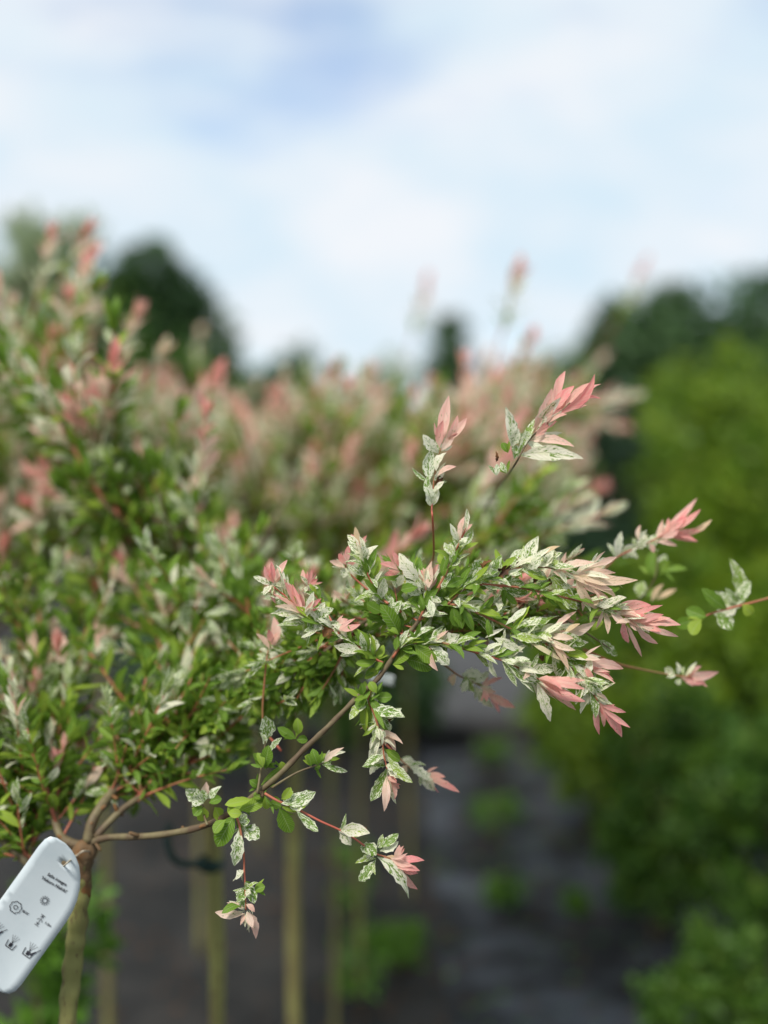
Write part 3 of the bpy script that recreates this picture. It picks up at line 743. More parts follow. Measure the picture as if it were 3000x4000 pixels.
twig(RC, .90, [(850, 640), (920, 730), (1000, 800), (1080, 880), (1150, 950), (1220, 1060)],
  "1040,762,1238,792,60,Q;1120,772,1242,698,22,Q;1060,800,1152,992,46,Q;1130,812,1385,850,76,P;1130,832,1192,934,46,P;1190,872,1332,946,22,P;1180,1000,1108,1142,50,W;1200,1002,1335,940,30,W;1215,1060,1230,1278,46,P;1250,1092,1402,1132,36,P;"
  "1245,1100,1375,1292,74,P;1140,920,1185,1002,44,V;1010,800,960,760,40,W;1030,780,1140,760,46,Q;1215,1050,1180,1120,40,W;1100,850,1040,900,30,V;1225,1060,1260,1150,40,P")
twig(RC, .893, [(80, 640), (310, 710), (450, 750), (600, 795), (690, 835), (840, 920)],
  "600,790,862,822,50,W;620,802,805,1002,46,V;680,822,825,925,90,V;780,862,962,848,62,W;800,900,850,965,60,V;825,940,912,1192,70,W;840,920,1135,982,72,P;848,932,1138,1062,82,P;850,952,1078,1118,60,Q;860,912,1015,930,50,P;700,840,800,860,60,W;660,820,780,900,50,V;"
  "835,930,960,1060,50,Q;740,870,830,1050,44,W")
twig(RC, .965, [(60, 640), (180, 780), (260, 850), (330, 900), (460, 960)],
  "340,885,482,895,60,W;430,962,545,1102,60,W;470,972,602,908,40,P;500,1002,685,1102,62,P;430,925,325,962,52,W;480,985,500,1062,44,P;300,880,280,960,50,T;360,900,420,1000,56,V;420,940,520,860,44,W;460,970,560,1000,46,Q;380,920,340,1000,46,W", jit=.01)
twig(RC, .915, [(250, 430), (350, 440), (480, 480), (620, 350)],
  "260,422,342,592,70,D;350,442,472,408,62,G;380,462,492,602,52,V;470,492,545,378,42,G;620,352,692,432,42,G;610,312,772,362,72,V;590,305,662,238,62,G;420,310,522,342,22,Q;200,322,342,258,56,V;300,450,210,520,50,G;450,480,520,560,46,G")
twig(RC, .94, [(700, 420), (900, 480), (1100, 590), (1240, 680), (1300, 720)],
  "800,362,800,472,52,G;920,382,930,482,60,G;1120,625,1205,692,46,G;1180,605,1252,538,46,G;1230,662,1345,765,60,V;1100,545,1155,518,44,G;1000,480,1080,540,44,G;880,470,960,420,44,D;760,430,840,400,44,V;980,540,900,560,46,D;1060,580,1130,560,42,G", mat='olive_twig', jit=.012)
# upper right spray and its neighbour
twig(RB, .89, [(60, 950), (160, 760), (260, 620), (300, 560), (370, 440), (480, 340), (590, 240)],
  "380,412,492,162,90,Q;520,302,722,86,58,P;520,302,758,138,86,P;530,300,757,217,80,P;470,352,572,302,50,P;500,292,612,148,70,P;350,442,613,477,60,Q;310,522,662,542,76,W;270,470,243,262,60,W;275,475,312,378,52,W;350,442,360,392,42,W;255,510,222,455,40,G;"
  "285,545,300,468,48,V;190,560,190,498,16,B;195,632,195,568,30,W;440,380,560,270,50,P;560,270,700,130,44,P;250,620,215,560,30,V;400,420,470,330,50,P", ds=1.22, mat='olive_twig')
twig(RH, .905, [(200, 1440), (215, 1400), (210, 1250), (207, 1190), (220, 1050), (245, 940)],
  "235,962,168,882,40,W;250,922,280,715,60,P;265,912,318,798,40,P;245,952,302,878,36,Q;197,1085,205,948,52,V;222,1110,248,1058,26,B;200,1190,176,1108,48,W;207,1192,232,1098,40,W;230,1062,312,1020,34,Q;225,1040,270,960,40,W;240,940,255,820,44,P;215,1080,255,1010,34,W;210,1130,260,1085,30,W;210,1160,190,1060,34,V", jit=.004, ds=.99)
twig(RB, 1.0, [(560, 1260), (770, 1140), (850, 1070), (1000, 1000), (1150, 930)],
  "845,1082,868,935,42,W;870,1062,962,1008,48,W;1060,972,1092,868,36,Q;1060,962,1275,755,56,P;1150,932,1295,815,50,P;1100,952,1282,987,42,P;960,982,972,898,30,Q;1040,992,1168,1012,36,Q;1230,945,1355,870,40,O;1010,1022,1065,958,60,V;900,1050,960,1080,46,W;"
  "1120,940,1220,850,44,P;1020,1000,1040,1050,36,P;950,1030,1010,950,50,W;1160,930,1230,960,34,P;880,1080,910,1020,40,V;1080,970,1180,920,40,P", jit=.008)
twig(RB, 1.06, [(700, 1420), (860, 1340), (980, 1290), (1050, 1180), (1060, 1060)],
  "1050,1182,1038,1035,62,G;1070,1172,1115,1085,50,G;1100,1150,1222,1138,40,G;965,1292,985,1205,60,V;1030,1312,1095,1218,44,O;1055,1302,1165,1245,46,O;1050,1160,1000,1100,46,G;1000,1290,1050,1250,46,G;1060,1120,1110,1060,40,V", mat='olive_twig', jit=.012)
twig(RZ, 1.0, [(860, 40), (1000, 100), (1130, 130), (1250, 152), (1330, 160)],
  "1290,165,1445,138,42,P;1300,162,1372,112,30,P;1255,152,1212,122,36,W;1260,155,1220,165,30,W;1295,165,1390,185,30,P;1300,160,1350,95,20,W;1270,150,1262,95,20,W;1280,168,1270,195,26,V", jit=.006)
twig(RO, .99, [(gx[0], gx[1]), (3800, 2480), (3400, 2300), (3120, 2300), (2990, 2340), (2800, 2390), (2700, 2430)],
  "2900,2360,2850,2180,50,V;2870,2370,2760,2330,54,V;2840,2380,2740,2300,50,G;2820,2390,2920,2320,54,V;2800,2395,2860,2460,54,V;2760,2410,2680,2380,50,G;2740,2420,2700,2480,48,G;2790,2400,2880,2370,50,W;2860,2370,2930,2270,44,V;2720,2420,2640,2440,42,G;2900,2360,2940,2400,44,G", r0=.0022, parent='right', jit=.02)
twig(RO, .96, [(1430, 2830), (1500, 2900), (1590, 2990), (1660, 3030)],
  "1560,2975,1640,3000,40,W;1600,2995,1680,3050,38,W;1640,3020,1740,3070,40,W;1670,3035,1795,3095,44,P;1660,3030,1740,3035,36,P;1650,3025,1700,3090,36,W;1590,2990,1570,3030,34,T", jit=.008)

HR = random.Random(77)
def extra_leaves(extra, par):
    if extra.v: tag(obj('axil_leaves', extra.mesh('axil_leaves', [M['leaf']]), par), kind='stuff')

nleaf = 0
sizes = sorted((math.hypot(float(q[2]) - float(q[0]), float(q[3]) - float(q[1])) * float(q[4]) / h[0][2] ** 2 for h in HERO for q in (e.split(',') for e in h[3].split(';'))), reverse=True)
BIG = sizes[min(300, len(sizes) - 1)]
for reg, d, stem, leaves, r0, r1, parent, mat, jit, ds in HERO:
    if parent == 'main':
        par = main_o
    else:
        pts = []
        for i, (x, y) in enumerate(stem):
            X, Y = zc_(reg, x, y)
            dd = d if ds is None else ds + (d - ds) * min(1, i / max(1, len(stem) - 4))
            if ds is None and i == 0 and d < 0.94: dd = 0.90 if reg != RO else d
            pts.append(at(X, Y, dd + HR.uniform(-.002, .002)))
        c = catmull(rel(pts), 6)
        m = MB(); m.tube(c, [r0 + (r1 - r0) * i / (len(c) - 1) for i in range(len(c))], 7)
        par = obj('shoot', m.mesh('shoot', [M[mat]], tint=False), right if parent == 'right' else front)
        if parent == 'right': par.location = FO - right.location
    extra = MB()
    if stem and reg in (RA, RC) and d < 0.93:      # small leaves all along the twig
        nn = len(c)
        for i in range(2, nn - 3):
            t = i / nn
            for _ in range(HR.choice((1, 1, 2, 2, 3)) if t > .08 else 0):
                kd = HR.choice('GGV') if t < .4 else HR.choice('VVWG' if t < .7 else 'WWQV')
                td = (c[i + 1] - c[i]).normalized()
                dv = td * HR.uniform(.5, 1.0) + Vector((HR.gauss(0, 1), HR.gauss(0, .8), HR.gauss(.15, 1))) * .5; dv.normalize()
                L2 = HR.uniform(.012, .025)
                nrm = (EYE - c[i] - FO).normalized() * .6 + Vector((HR.gauss(0, .4), 0, .6))
                extra.leaf(Matrix.Translation(c[i].lerp(c[i + 1], HR.random())) @ frame(dv, nrm).to_4x4(), L2, L2 * HR.uniform(.2, .33), tint_of(kd, HR), bow=HR.uniform(-.05, .18),
                           side=HR.uniform(-.1, .1), twist=HR.uniform(-1.2, 1.2), fold=.3, nseg=7, nac=4, rnd=HR, rough=.08)
    for ent in leaves.split(';'):
        bx, by, tx, ty, wd, kd = ent.split(',')
        X0, Y0 = zc_(reg, float(bx), float(by)); X1, Y1 = zc_(reg, float(tx), float(ty))
        wpx = float(wd) / reg[2]
        d0 = d + HR.uniform(-jit, jit)
        ln = math.hypot(X1 - X0, Y1 - Y0) * K * d0
        d1 = d0 + HR.uniform(-0.45, 0.35) * ln
        b0 = at(X0, Y0, d0); t0 = at(X1, Y1, d1)
        y = t0 - b0; L = y.length
        n = (EYE - b0).normalized() * 0.9 + Vector((0, 0, 0.35)) + RT * HR.uniform(-.25, .25)
        mt = frame(y, n)
        roll = HR.uniform(-0.6, 0.6)
        mt = mt @ Matrix.Rotation(roll, 3, 'Y')
        own = math.hypot(X1 - X0, Y1 - Y0) * wpx >= BIG or kd == 'B'
        m = MB() if own else extra
        m.leaf((mt.to_4x4() if own else Matrix.Translation(b0 - FO) @ mt.to_4x4()), L, wpx * K * d0 * (0.84 if kd in 'PQTOY' else 1.04) / max(.8, math.cos(roll)), tint_of(kd, HR) if kd != 'B' else (0, 0, 0, 0),
               bow=HR.uniform(-0.06, 0.16) if kd != 'B' else 0.2, side=HR.uniform(-.09, .09), twist=HR.uniform(-1.3, 1.3) if kd in 'WVQT' else HR.uniform(-.6, .6), ex={'G': .66, 'D': .66, 'V': .72}.get(kd, .9),
               fold=HR.uniform(0.08, 0.36) if kd != 'B' else 0.9, nseg=9, nac=4, rnd=HR, rough={'W': .11, 'V': .10, 'B': .25, 'Q': .07}.get(kd, .045))
        if own:
            lo = obj('leaf', m.mesh('leaf', [M['brown'] if kd == 'B' else M['leaf']]), par)
            lo.location = b0 - FO
            if kd == 'B': lo['label'] = 'withered brown leaf'
        nleaf += 1
        for _ in range(0 if kd == 'B' else HR.choice((1, 2, 2) if kd in 'PQT' else (0, 1, 1, 2))):      # the small leaves in the same axil
            k2 = {'P': 'P', 'Q': 'W', 'W': 'V', 'V': HR.choice('VG'), 'T': 'Q', 'Y': 'Q', 'O': 'P'}.get(kd, 'G')
            mt2 = Matrix.Translation(b0 - FO + FWD * HR.uniform(0, .008)) @ (mt @ Matrix.Rotation(HR.choice((-1, 1)) * (HR.uniform(.15, .6) if kd in 'PQT' else HR.uniform(.35, 1.2)), 3, 'Z') @ Matrix.Rotation(HR.uniform(-.5, .5), 3, 'X')).to_4x4()
            L2 = max(L * (HR.uniform(.55, .95) if kd in 'PQT' else HR.uniform(.4, .8)), .011)
            extra.leaf(mt2, L2, L2 * (HR.uniform(.15, .23) if kd in 'PQT' else HR.uniform(.18, .29)), tint_of(k2, HR), bow=HR.uniform(-.05, .15), side=HR.uniform(-.1, .1), twist=HR.uniform(-1, 1), fold=.3, nseg=7, nac=4, rnd=HR, rough=.07)
    extra_leaves(extra, par)

# ------------------------------------------------------------------ the white tag
TA = Vector((-.58, .81)).normalized(); TS = Vector((.81, .58)).normalized()
TD = 0.932
TO = TS * 2047 + TA * 2540         # tag corner in photograph pixels
def tagp(s, t, lift=0.0):
    q = TO + TS * s + TA * t
    bendz = 0.006 * math.sin((s - 60) / 200.0 * 1.6) + 0.004 * math.sin(t / 600 * 3.1)
    return at(q.x, q.y, TD + bendz - lift)
outline = [(0, 560), (0, 420), (0, 260), (0, 120), (0, 60), (4, 24), (16, 2), (40, -8), (80, -10), (112, -3), (140, 8), (172, 29), (200, 59), (225, 97), (245, 143), (256, 190), (260, 235), (260, 330), (260, 440), (260, 540), (256, 572), (242, 594), (218, 606), (150, 611), (90, 611), (40, 608), (14, 594), (3, 580)]
cu = bpy.data.curves.new('tag_outline', 'CURVE'); cu.dimensions = '2D'; cu.fill_mode = 'BOTH'
def addspl(pts):
    s = cu.splines.new('POLY'); s.points.add(len(pts) - 1)
    for p, (a, b_) in zip(s.points, pts): p.co = (a, b_, 0, 1)
    s.use_cyclic_u = True
addspl(outline)
HC = (119, 56)
addspl([(HC[0] + 10 * math.cos(a * math.pi / 8), HC[1] + 10 * math.sin(a * math.pi / 8)) for a in range(16)])
tmp = bpy.data.objects.new('tmp', cu); C.objects.link(tmp)
bpy.context.view_layer.update()
dg = bpy.context.evaluated_depsgraph_get()
me0 = bpy.data.meshes.new_from_object(tmp.evaluated_get(dg))
bpy.data.objects.remove(tmp)
bm = bmesh.new(); bm.from_mesh(me0)
bmesh.ops.triangulate(bm, faces=bm.faces[:])
for _ in range(4):
    bmesh.ops.subdivide_edges(bm, edges=[e for e in bm.edges if e.calc_length() > 42], cuts=1)
    bmesh.ops.triangulate(bm, faces=bm.faces[:])
bmesh.ops.remove_doubles(bm, verts=bm.verts[:], dist=0.05)
anchor = at(TO.x + TS.x * HC[0] + TA.x * HC[1], TO.y + TS.y * HC[0] + TA.y * HC[1], TD)
for v in bm.verts: v.co = tagp(v.co.x, v.co.y) - anchor
bmesh.ops.recalc_face_normals(bm, faces=bm.faces[:])
tme = bpy.data.meshes.new('plant_tag'); bm.to_mesh(tme); bm.free(); tme.materials.append(M['tag'])
tme.polygons.foreach_set('use_smooth', [True] * len(tme.polygons))
tago = obj('plant_tag', tme, None, anchor)
tag(tago, 'white plastic plant tag with black print hanging at the willow graft', 'tag')
smod = tago.modifiers.new('thickness', 'SOLIDIFY'); smod.thickness = 0.0006; smod.offset = 0

def ink(name, polys=None, mesh2=None, place=None):
    """flat print: polygons in tag pixels, lifted 0.4 mm off the plastic"""
    m = MB()
    if polys:
        for pg in polys:
            m.add([tagp(a, b_, 0.0009) - anchor for a, b_ in pg], [tuple(range(len(pg)))])
    o = obj(name, m.mesh(name, [M['ink']], smooth=False, tint=False), tago)
    return o
def st(x, y):       # photograph pixel -> tag pixel
    q = Vector((x, y)) - TO
    return q.dot(TS), q.dot(TA)
def text(name, s, x, y, size, rot=0.0):
    fc = bpy.data.curves.new('txt', 'FONT'); fc.body = s; fc.size = size; fc.align_x = 'CENTER'; fc.align_y = 'CENTER'; fc.resolution_u = 3
    fc.offset = 0.4
    t = bpy.data.objects.new('txt', fc); C.objects.link(t)
    bpy.context.view_layer.update()
    me = bpy.data.meshes.new_from_object(t.evaluated_get(bpy.context.evaluated_depsgraph_get()))
    bpy.data.objects.remove(t)
    cs, ct = st(x, y)
    for v in me.vertices:
        a, b_ = v.co.x, -v.co.y
        a, b_ = a * math.cos(rot) - b_ * math.sin(rot), a * math.sin(rot) + b_ * math.cos(rot)
        v.co = tagp(cs + a, ct + b_, 0.0009) - anchor
    me.materials.clear(); me.materials.append(M['ink'])
    return obj(name, me, tago)
text('lettering', 'Salix integra', 223, 3436, 17.5, -0.09)
text('lettering', "'Hakuro Nishiki'", 212, 3456, 17.5, -0.09)
text('lettering', 'III-IV', 99, 3565, 14, -0.05)
text('lettering', '1-2m', 187, 3611, 14, -0.05)
def ringpoly(cx, cy, r0, r1, n=24, wob=0.0, lob=8):
    ps = []
    for k in range(n):
        a0, a1 = 2 * math.pi * k / n, 2 * math.pi * (k + 1) / n
        f = lambda r, a: (cx + (r * (1 + wob * abs(math.sin(a * lob / 2)))) * math.cos(a), cy + (r * (1 + wob * abs(math.sin(a * lob / 2)))) * math.sin(a))
        ps.append([f(r0, a0), f(r1, a0), f(r1, a1), f(r0, a1)])
    return ps
def bar(x0, y0, x1, y1, w):
    dx, dy = x1 - x0, y1 - y0; l = math.hypot(dx, dy) or 1; nx, ny = -dy / l * w / 2, dx / l * w / 2
    return [(x0 + nx, y0 + ny), (x1 + nx, y1 + ny), (x1 - nx, y1 - ny), (x0 - nx, y0 - ny)]
cx_, cy_ = st(175, 3518)
ink('sun_symbol', ringpoly(cx_, cy_, 8, 11, 20) + [bar(cx_ + 13 * math.cos(a), cy_ + 13 * math.sin(a), cx_ + 19 * math.cos(a), cy_ + 19 * math.sin(a), 3) for a in [k * math.pi / 6 for k in range(12)]])
cx_, cy_ = st(61, 3544)
ink('flower_symbol', ringpoly(cx_, cy_, 19, 21.8, 32, 0.18, 8) + ringpoly(cx_, cy_, 6.5, 9.3, 18))
cx_, cy_ = st(156, 3594)
ink('height_symbol', [bar(cx_ - 9, cy_ - 22, cx_ + 9, cy_ - 22, 2.5), bar(cx_ - 9, cy_ + 24, cx_ + 9, cy_ + 24, 2.5), bar(cx_, cy_ - 20, cx_, cy_ + 20, 2.2), bar(cx_, cy_ - 20, cx_ - 6, cy_ - 12, 2.2), bar(cx_, cy_ - 20, cx_ + 6, cy_ - 12, 2.2),
                      bar(cx_, cy_ + 20, cx_ - 6, cy_ + 12, 2.2), bar(cx_, cy_ + 20, cx_ + 6, cy_ + 12, 2.2), bar(cx_ - 12, cy_ + 4, cx_ - 4, cy_ - 6, 2), bar(cx_ + 12, cy_ + 4, cx_ + 4, cy_ - 6, 2)])
def potsym(x, y, k, spade):
    cx, cy = st(x, y)
    g_ = [bar(cx - 24 * k, cy - 14 * k, cx - 20 * k, cy + 18 * k, 4 * k), bar(cx - 20 * k, cy + 18 * k, cx + 20 * k, cy + 18 * k, 4.5 * k), bar(cx + 20 * k, cy + 18 * k, cx + 24 * k, cy - 14 * k, 4 * k),
          [(cx - 9 * k, cy - 8 * k), (cx + 9 * k, cy - 8 * k), (cx + 8 * k, cy + 12 * k), (cx - 8 * k, cy + 12 * k)]]
    for a in (-0.45, -0.15, 0.15, 0.45):
        g_.append(bar(cx, cy - 8 * k, cx + 46 * k * math.sin(a), cy - 8 * k - 44 * k * math.cos(a), 1.6 * k))
    if spade:
        g_ += [bar(cx + 12 * k, cy + 4 * k, cx + 28 * k, cy - 22 * k, 9 * k), bar(cx + 28 * k, cy - 22 * k, cx + 40 * k, cy - 44 * k, 3 * k)]
    return g_
ink('watering_symbol', potsym(42, 3690, 0.8, False))
ink('planting_symbol', potsym(110, 3722, 0.85, True))
ink('planting_symbol', potsym(-18, 3640, 0.8, True))
# tie wire from the hole to the graft
m = MB()
wp = catmull([at(253, 3381, TD + 0.012), at(250, 3382, TD - 0.005), at(268, 3366, TD - 0.006), at(297, 3345, 0.967), at(325, 3325, 0.966), at(352, 3328, 0.985), at(330, 3338, 1.0), at(300, 3340, 0.985), at(297, 3344, 0.967)], 6)
m.tube([p - anchor for p in wp], 0.0008, 6)
obj('tie', m.mesh('tie', [M['string']], tint=False), tago)

# second, blurred tag behind the branch
m = MB()
c4 = [at(1445, 2625, 1.14), at(1542, 2640, 1.12), at(1536, 2682, 1.12), at(1440, 2668, 1.14)]
cc = sum(c4, Vector()) / 4
vs = [];
for j in range(5):
    for i in range(9):
        p = c4[0].lerp(c4[1], i / 8).lerp(c4[3].lerp(c4[2], i / 8), j / 4)
        vs.append(p - cc + FWD * (0.006 * math.sin(i / 8 * 3.1)))
m.add(vs, [(j * 9 + i, j * 9 + i + 1, (j + 1) * 9 + i + 1, (j + 1) * 9 + i) for j in range(4) for i in range(8)])
t2 = obj('plant_tag', m.mesh('plant_tag', [M['tag']], tint=False), None, cc)
t2.modifiers.new('thickness', 'SOLIDIFY').thickness = 0.0006
tag(t2, 'small blurred white tag behind the sharp main branch', 'tag')
m = MB(); m.tube([p - cc for p in catmull([c4[0].lerp(c4[3], .5), at(1440, 2600, 1.15), at(1420, 2540, 1.15)], 4)], 0.0007, 5)
obj('tie', m.mesh('tie', [M['string']], tint=False), t2)

# dark green tie round the second stem
m = MB()
pz = Vector((-0.215, 1.34, 0))
zz = at(800, 3395, 1.34).z
ctr = Vector((proj(Vector((-0.215, 1.34, zz)))[0], 0, 0))
loop = [Vector((-0.215 + 0.014 * math.cos(a), 1.34 + 0.014 * math.sin(a), zz + 0.004 * math.sin(a))) for a in [k * 2 * math.pi / 12 for k in range(13)]]
tail = [loop[0]] + [at(700, 3370, 1.32), at(655, 3290, 1.32), at(662, 3220, 1.33)]
m.tube(catmull([p - pz for p in loop], 2), 0.0045, 7)
m.tube(catmull([p - pz for p in tail], 5), 0.0045, 7)
obj('stem_tie', m.mesh('stem_tie', [M['rubber']], tint=False), roots[0])

# ------------------------------------------------------------------ leafy shrubs, weeds and far trees
def leafcloud(n, fn, size, asp, seed, updir=0.3, nv=6):
    r = random.Random(seed); m = MB()
    for _ in range(n):
        p, nrm, tn = fn(r)
        L = size * r.uniform(0.65, 1.35); W = L * asp
        d = nrm * r.uniform(0.2, 1.0) + Vector((r.gauss(0, 1), r.gauss(0, 1), r.gauss(0, 1))) * 0.7 + Vector((0, 0, updir))
        d.normalize()
        mt = frame(d, nrm + Vector((r.gauss(0, .5), r.gauss(0, .5), r.gauss(0.5, .5))))
        x, z = mt @ Vector((1, 0, 0)), mt @ Vector((0, 0, 1))
        q = [p, p + d * L * .35 + x * W * .5 + z * W * .15, p + d * L * .75 + x * W * .36 + z * W * .05, p + d * L, p + d * L * .75 - x * W * .36 + z * W * .05, p + d * L * .35 - x * W * .5 + z * W * .15, p + d * L * .5]
        m.add(q, [(0, 1, 6), (1, 2, 3, 6), (6, 3, 4, 5), (0, 6, 5)], None, (tn[0], 0, tn[1], 0))
    return m
def clumps(rx, ry, rz, cz, nc, seed, low=-0.9, cr=(0.25, 0.45)):
    r = random.Random(seed); o = []
    for _ in range(nc):
        while True:
            v = Vector((r.uniform(-1, 1), r.uniform(-1, 1), r.uniform(low, 1)))
            if 0.25 < v.length < 1: break
        s = r.uniform(*cr)
        o.append((Vector((v.x * rx, v.y * ry, cz + v.z * rz)), s * (rx + ry + rz) / 3, r.random()))
    return o
def cloudfn(cl, keep=0.0):
    def f(r):
        c, s, tn = r.choice(cl)
        v = Vector((r.gauss(0, 1), r.gauss(0, 1), r.gauss(0, 1))).normalized()
        p = c + v * s * (r.random() ** 0.33)
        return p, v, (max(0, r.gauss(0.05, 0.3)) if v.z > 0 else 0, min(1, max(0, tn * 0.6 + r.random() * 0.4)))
    return f
def shrub(x, y, h, rad, label, mat, seed, n=2600, size=0.045, name='shrub', group='shrubs along the right of the path', cat='shrub', bot=0.12, asp=0.5, nc=36, potted=False):
    root = empty(name, (x, y, 0.0)); tag(root, label, cat, group)
    r = random.Random(seed)
    cl = clumps(rad, rad, (h - bot) / 2 * 0.9, (h + bot) / 2, nc, seed, cr=(0.14, 0.36))
    fm = leafcloud(n, cloudfn(cl), size, asp, seed + 1)
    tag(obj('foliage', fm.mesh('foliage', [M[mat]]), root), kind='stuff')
    m = MB()
    for k in range(5):
        a = r.uniform(0, 6.28); e = Vector((math.cos(a) * rad * .5, math.sin(a) * rad * .5, h * .75))
        m.tube(catmull([Vector((0.01 * math.cos(a), 0.01 * math.sin(a), -0.02)), Vector((e.x * .35, e.y * .35, h * .4)), e], 4), [0.008 * max(h, .4) * (1 - .8 * i / 8) for i in range(9)], 6)
    obj('stems', m.mesh('stems', [M['olive_twig']], tint=False), root).name = 'stem'
    return root
shr = [
    (0.66, 2.12, 0.42, 0.15, 'small dense leafy plant at the lower right corner', 'mid_fol', 3200, 0.026),
    (0.98, 2.75, 0.70, 0.26, 'leafy shrub just behind the small plant, lower right', 'mid_fol', 2600, 0.04),
    (0.86, 3.45, 0.80, 0.24, 'low lime shrub that leans over the path', 'hedge', 2400, 0.04),
    (1.28, 3.55, 1.30, 0.34, 'lime shrub at the right edge, waist high', 'hedge', 3600, 0.045),
    (0.74, 3.00, 0.34, 0.17, 'low green plant creeping onto the path', 'mid_fol', 1200, 0.036),
    (0.74, 3.85, 0.60, 0.19, 'green plant at the middle of the right path border', 'hedge', 1500, 0.04),
    (0.80, 3.05, 0.75, 0.17, 'slim green plant above the small dense one', 'mid_fol', 1500, 0.04),
    (0.78, 4.55, 0.70, 0.20, 'green plant by the kerb on the right', 'hedge', 1600, 0.045),
    (0.96, 4.85, 1.72, 0.22, 'dark shrub added for the shaded gap between willow crowns and lime shrubs', 'shade_fol', 4200, 0.05),  # this and the next shrub are added to darken the gap
    (0.80, 5.75, 1.70, 0.30, 'second dark shrub added for the shaded gap, next to the lane', 'shade_fol', 3600, 0.055),
    (-0.22, 4.70, 0.85, 0.26, 'dark shrub behind the blurred stems', 'mid_fol', 2200, 0.045),
    (0.12, 4.95, 0.55, 0.16, 'low dark shrub where the row meets the kerb', 'dark_fol', 1500, 0.04),
    (-0.75, 4.5, 0.9, 0.35, 'dark shrub far behind the tie of the second stem', 'dark_fol', 2200, 0.05),
    (1.22, 4.20, 1.40, 0.30, 'lime shrub bordering the path behind the low one', 'hedge', 3600, 0.045),
    (1.42, 4.40, 1.70, 0.40, 'tall lime shrub at the right edge', 'hedge', 4200, 0.05),
    (1.45, 5.95, 1.78, 0.36, 'lime shrub beside the kerb at the path end', 'hedge', 3600, 0.05),
    (1.70, 5.40, 2.05, 0.45, 'tallest lime shrub, touching the right edge', 'hedge', 4200, 0.055),
    (1.75, 6.80, 1.95, 0.42, 'lime shrub farthest along the path', 'hedge', 3600, 0.055),
]
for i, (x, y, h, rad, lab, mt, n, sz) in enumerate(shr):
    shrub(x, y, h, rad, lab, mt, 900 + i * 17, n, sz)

weeds = [(1950, 3270, 'weed tuft in the middle of the dark path', .20, .085), (1975, 3545, 'small round weed on the path below the middle tuft', .10, .055), (1930, 3010, 'pale weed near the far end of the path', .16, .06),
         (2400, 3290, 'weed at the right border of the path', .16, .10), (1370, 3600, 'upright weed between two blurred stems', .26, .07), (1400, 3880, 'low weed at the foot of the blurred stems', .16, .08),
         (1560, 3780, 'yellowing weed at the left border of path', .12, .06), (2250, 3560, 'tiny weed near the dark hollow of path', .05, .03)]
for i, (px, py, lab, h, rad) in enumerate(weeds):
    ray = at(px, py, 1.0) - EYE
    t = -EYE.z / ray.z; p = EYE + ray * t
    shrub(p.x, p.y, h, rad, lab, 'weed', 1500 + i * 9, 200, 0.034, 'weed', 'weeds on the ground', 'weed', 0.01, 0.35, 14)
# leafy weeds standing lower left, close to the front stem
for i, (x, y, h, rad, lab) in enumerate([(-0.50, 1.62, .82, .07, 'bright green weed right of the front stem, behind the twig'), (-0.62, 1.5, .46, .10, 'bright green weed below the white tag')]):
    shrub(x, y, h, rad, lab, 'weed', 1700 + i * 9, 420, 0.035, 'weed', 'weeds on the ground', 'weed', h * 0.5, 0.45, 10)

def tree(x, y, h, rx, rz, label, mat, seed, n=5000, size=0.16, nc=34, name='tree', bare=0.25, trunk=0.12, cr=(0.25, 0.45), ry=None):
    root = empty(name, (x, y, -0.035)); tag(root, label, 'tree', 'trees beyond the nursery')
    r = random.Random(seed)
    cz = h - rz
    cl = clumps(rx, ry or rx, rz * .85, cz, nc, seed, cr=cr)
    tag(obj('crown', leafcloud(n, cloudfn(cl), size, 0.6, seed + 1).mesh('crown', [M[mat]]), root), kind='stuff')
    m = MB()
    m.tube(catmull([(0, 0, -0.1), (r.uniform(-.1, .1), 0, h * .35), (0, 0, h * .8)], 5), [trunk * (1 - .8 * i / 10) for i in range(11)], 8)
    for c_, s, _ in r.sample(cl, min(8, len(cl))):
        m.tube(catmull([(0, 0, h * .35), (c_.x * .4, c_.y * .4, c_.z * .8), c_], 4), [trunk * .4 * (1 - .85 * i / 8) for i in range(9)], 5)
    obj('trunk', m.mesh('trunk', [M['dark_bark']], tint=False), root)
def X(px, d): return (px - 1500) * K * d
def Z(py, d): return EYE.z + (1800 - py) * K * d
tree(X(540, 15), 15, Z(840, 15), 1.0, 2.2, 'dark rounded tree left of centre against the sky', 'dark_fol', 41, 4600, 0.16, 30, cr=(.12, .30))
tree(X(390, 14.5), 14.5, Z(880, 14.5), 0.6, 1.6, 'dark tree merging into the left side of the rounded one', 'dark_fol', 55, 2600, 0.16, 26, cr=(.12, .3))
tree(X(680, 16), 16, Z(945, 16), 0.5, 1.6, 'slim dark tree at the right shoulder of the rounded one', 'dark_fol', 56, 2400, 0.16, 26, cr=(.12, .3))
tree(X(720, 17), 17, Z(1080, 17), 0.8, 1.9, 'lower dark tree at the right foot of the dark rounded one', 'mid_fol', 42, 3600, 0.16, 44, cr=(.16, .36))
tree(X(380, 13), 13, Z(1080, 13), 1.0, 1.7, 'green tree filling the gap under the dark rounded one', 'mid_fol', 49, 3600, 0.15)
tree(X(100, 9), 9, Z(660, 9), 0.66, 0.95, 'airy pale green tree at the upper left edge', 'pale_fol', 43, 1700, 0.11, 24, cr=(.14, .28))
tree(X(2700, 18), 18, Z(960, 18), 1.15, 2.4, 'broad dark tree at the right against the sky', 'dark_fol', 44, 5000, 0.18, 44, cr=(.18, .4))
tree(X(3020, 19), 19, Z(950, 19), 1.3, 2.4, 'dark tree cut by the right edge, beside the broad one', 'dark_fol', 53, 5000, 0.18, 44, cr=(.18, .4))
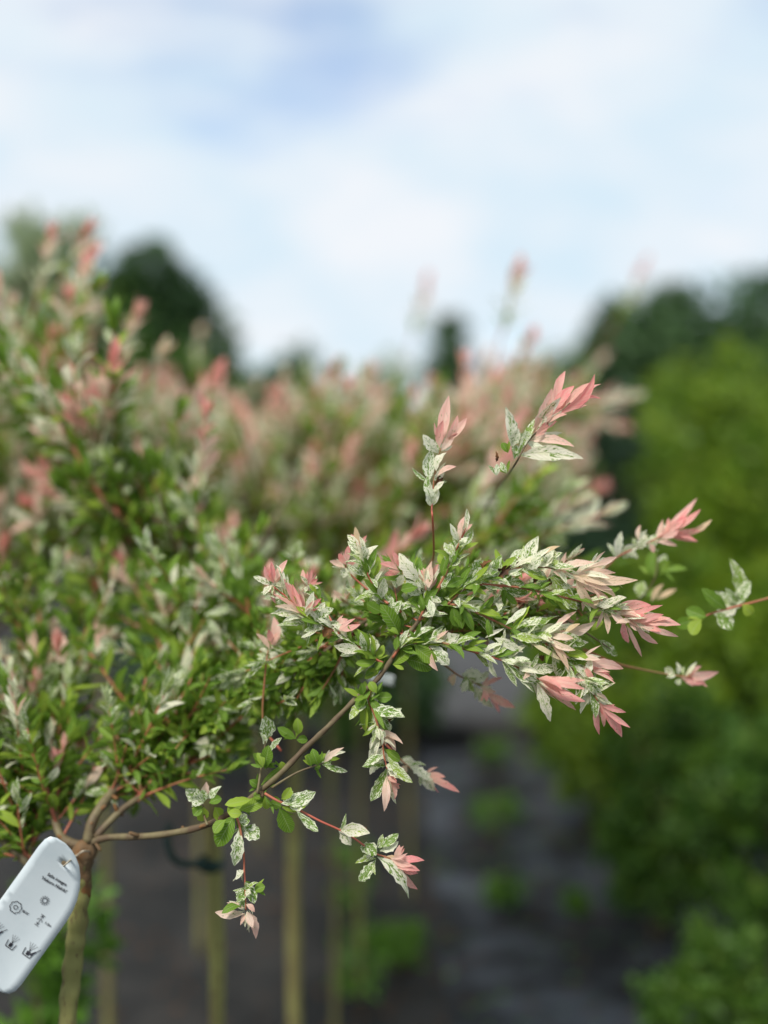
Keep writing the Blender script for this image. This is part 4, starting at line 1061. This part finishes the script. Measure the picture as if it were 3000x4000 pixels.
tree(X(2450, 20), 20, Z(1110, 20), 0.9, 2.0, 'lower dark tree left of the broad one', 'dark_fol', 45, 4000, 0.18, 40, cr=(.18, .4))
tree(X(2250, 23), 23, Z(1270, 23), 0.95, 1.8, 'lowest green tree on the slope of trees at the right', 'mid_fol', 54, 3200, 0.18, 40, cr=(.18, .4))
tree(X(1765, 20), 20, Z(1190, 20), 0.36, 1.9, 'narrow dark column shaped conifer in the centre', 'dark_fol', 46, 2600, 0.14, 26, 'conifer', cr=(.3, .5))
tree(X(1170, 19), 19, Z(1340, 19), 0.75, 1.5, 'small dark round tree left of the conifer', 'dark_fol', 47, 2800, 0.15)
tree(X(960, 22), 22, Z(1370, 22), 1.0, 1.6, 'green far tree beside the small round one', 'mid_fol', 48, 2800, 0.16)
tree(X(1440, 24), 24, Z(1390, 24), 1.1, 1.6, 'pale far tree between the round tree and conifer', 'pale_fol', 50, 2800, 0.16)
tree(X(2150, 26), 26, Z(1400, 26), 1.6, 1.8, 'far green tree right of the conifer', 'mid_fol', 51, 3000, 0.18)
tree(X(1980, 28), 28, Z(1430, 28), 1.4, 1.7, 'far dark tree just behind the conifer', 'dark_fol', 52, 2600, 0.18)

# fallen leaves and chaff on the ground
def litter(name, x0, x1, y0, y1, n, mat, seed, label):
    r = random.Random(seed); m = MB()
    for _ in range(n):
        x, y = r.uniform(x0, x1), r.uniform(y0, y1)
        z = 0.016 * mnoise.fractal(Vector((x * 2.3, y * 2.3, (0.002 if x > .16 else 0) * 9)), 1.0, 2.0, 4) + 0.006
        a = r.uniform(0, 6.28); L = r.uniform(.012, .04)
        mt = Matrix.Translation((x, y, z)) @ Matrix.Rotation(a, 4, 'Z') @ Matrix.Rotation(r.uniform(-.3, .3), 4, 'X')
        m.leaf(mt, L, L * r.uniform(.3, .5), (0, 0, r.random(), 0), bow=.12, nseg=3, nac=2, rnd=r)
    o = tag(obj(name, m.mesh(name, [M[mat]])), label, 'leaf litter', kind='stuff')
litter('leaf_litter', .16, 1.5, 2.2, 5.0, 500, 'brown', 5, 'withered leaves scattered over the dark path')
litter('leaf_litter', -1.2, .16, 1.6, 5.0, 500, 'brown', 6, 'withered leaves scattered under the willow stems')
litter('ground_sprouts', .16, 1.2, 2.3, 5.0, 260, 'weed', 7, 'tiny green sprouts scattered over the dark path')
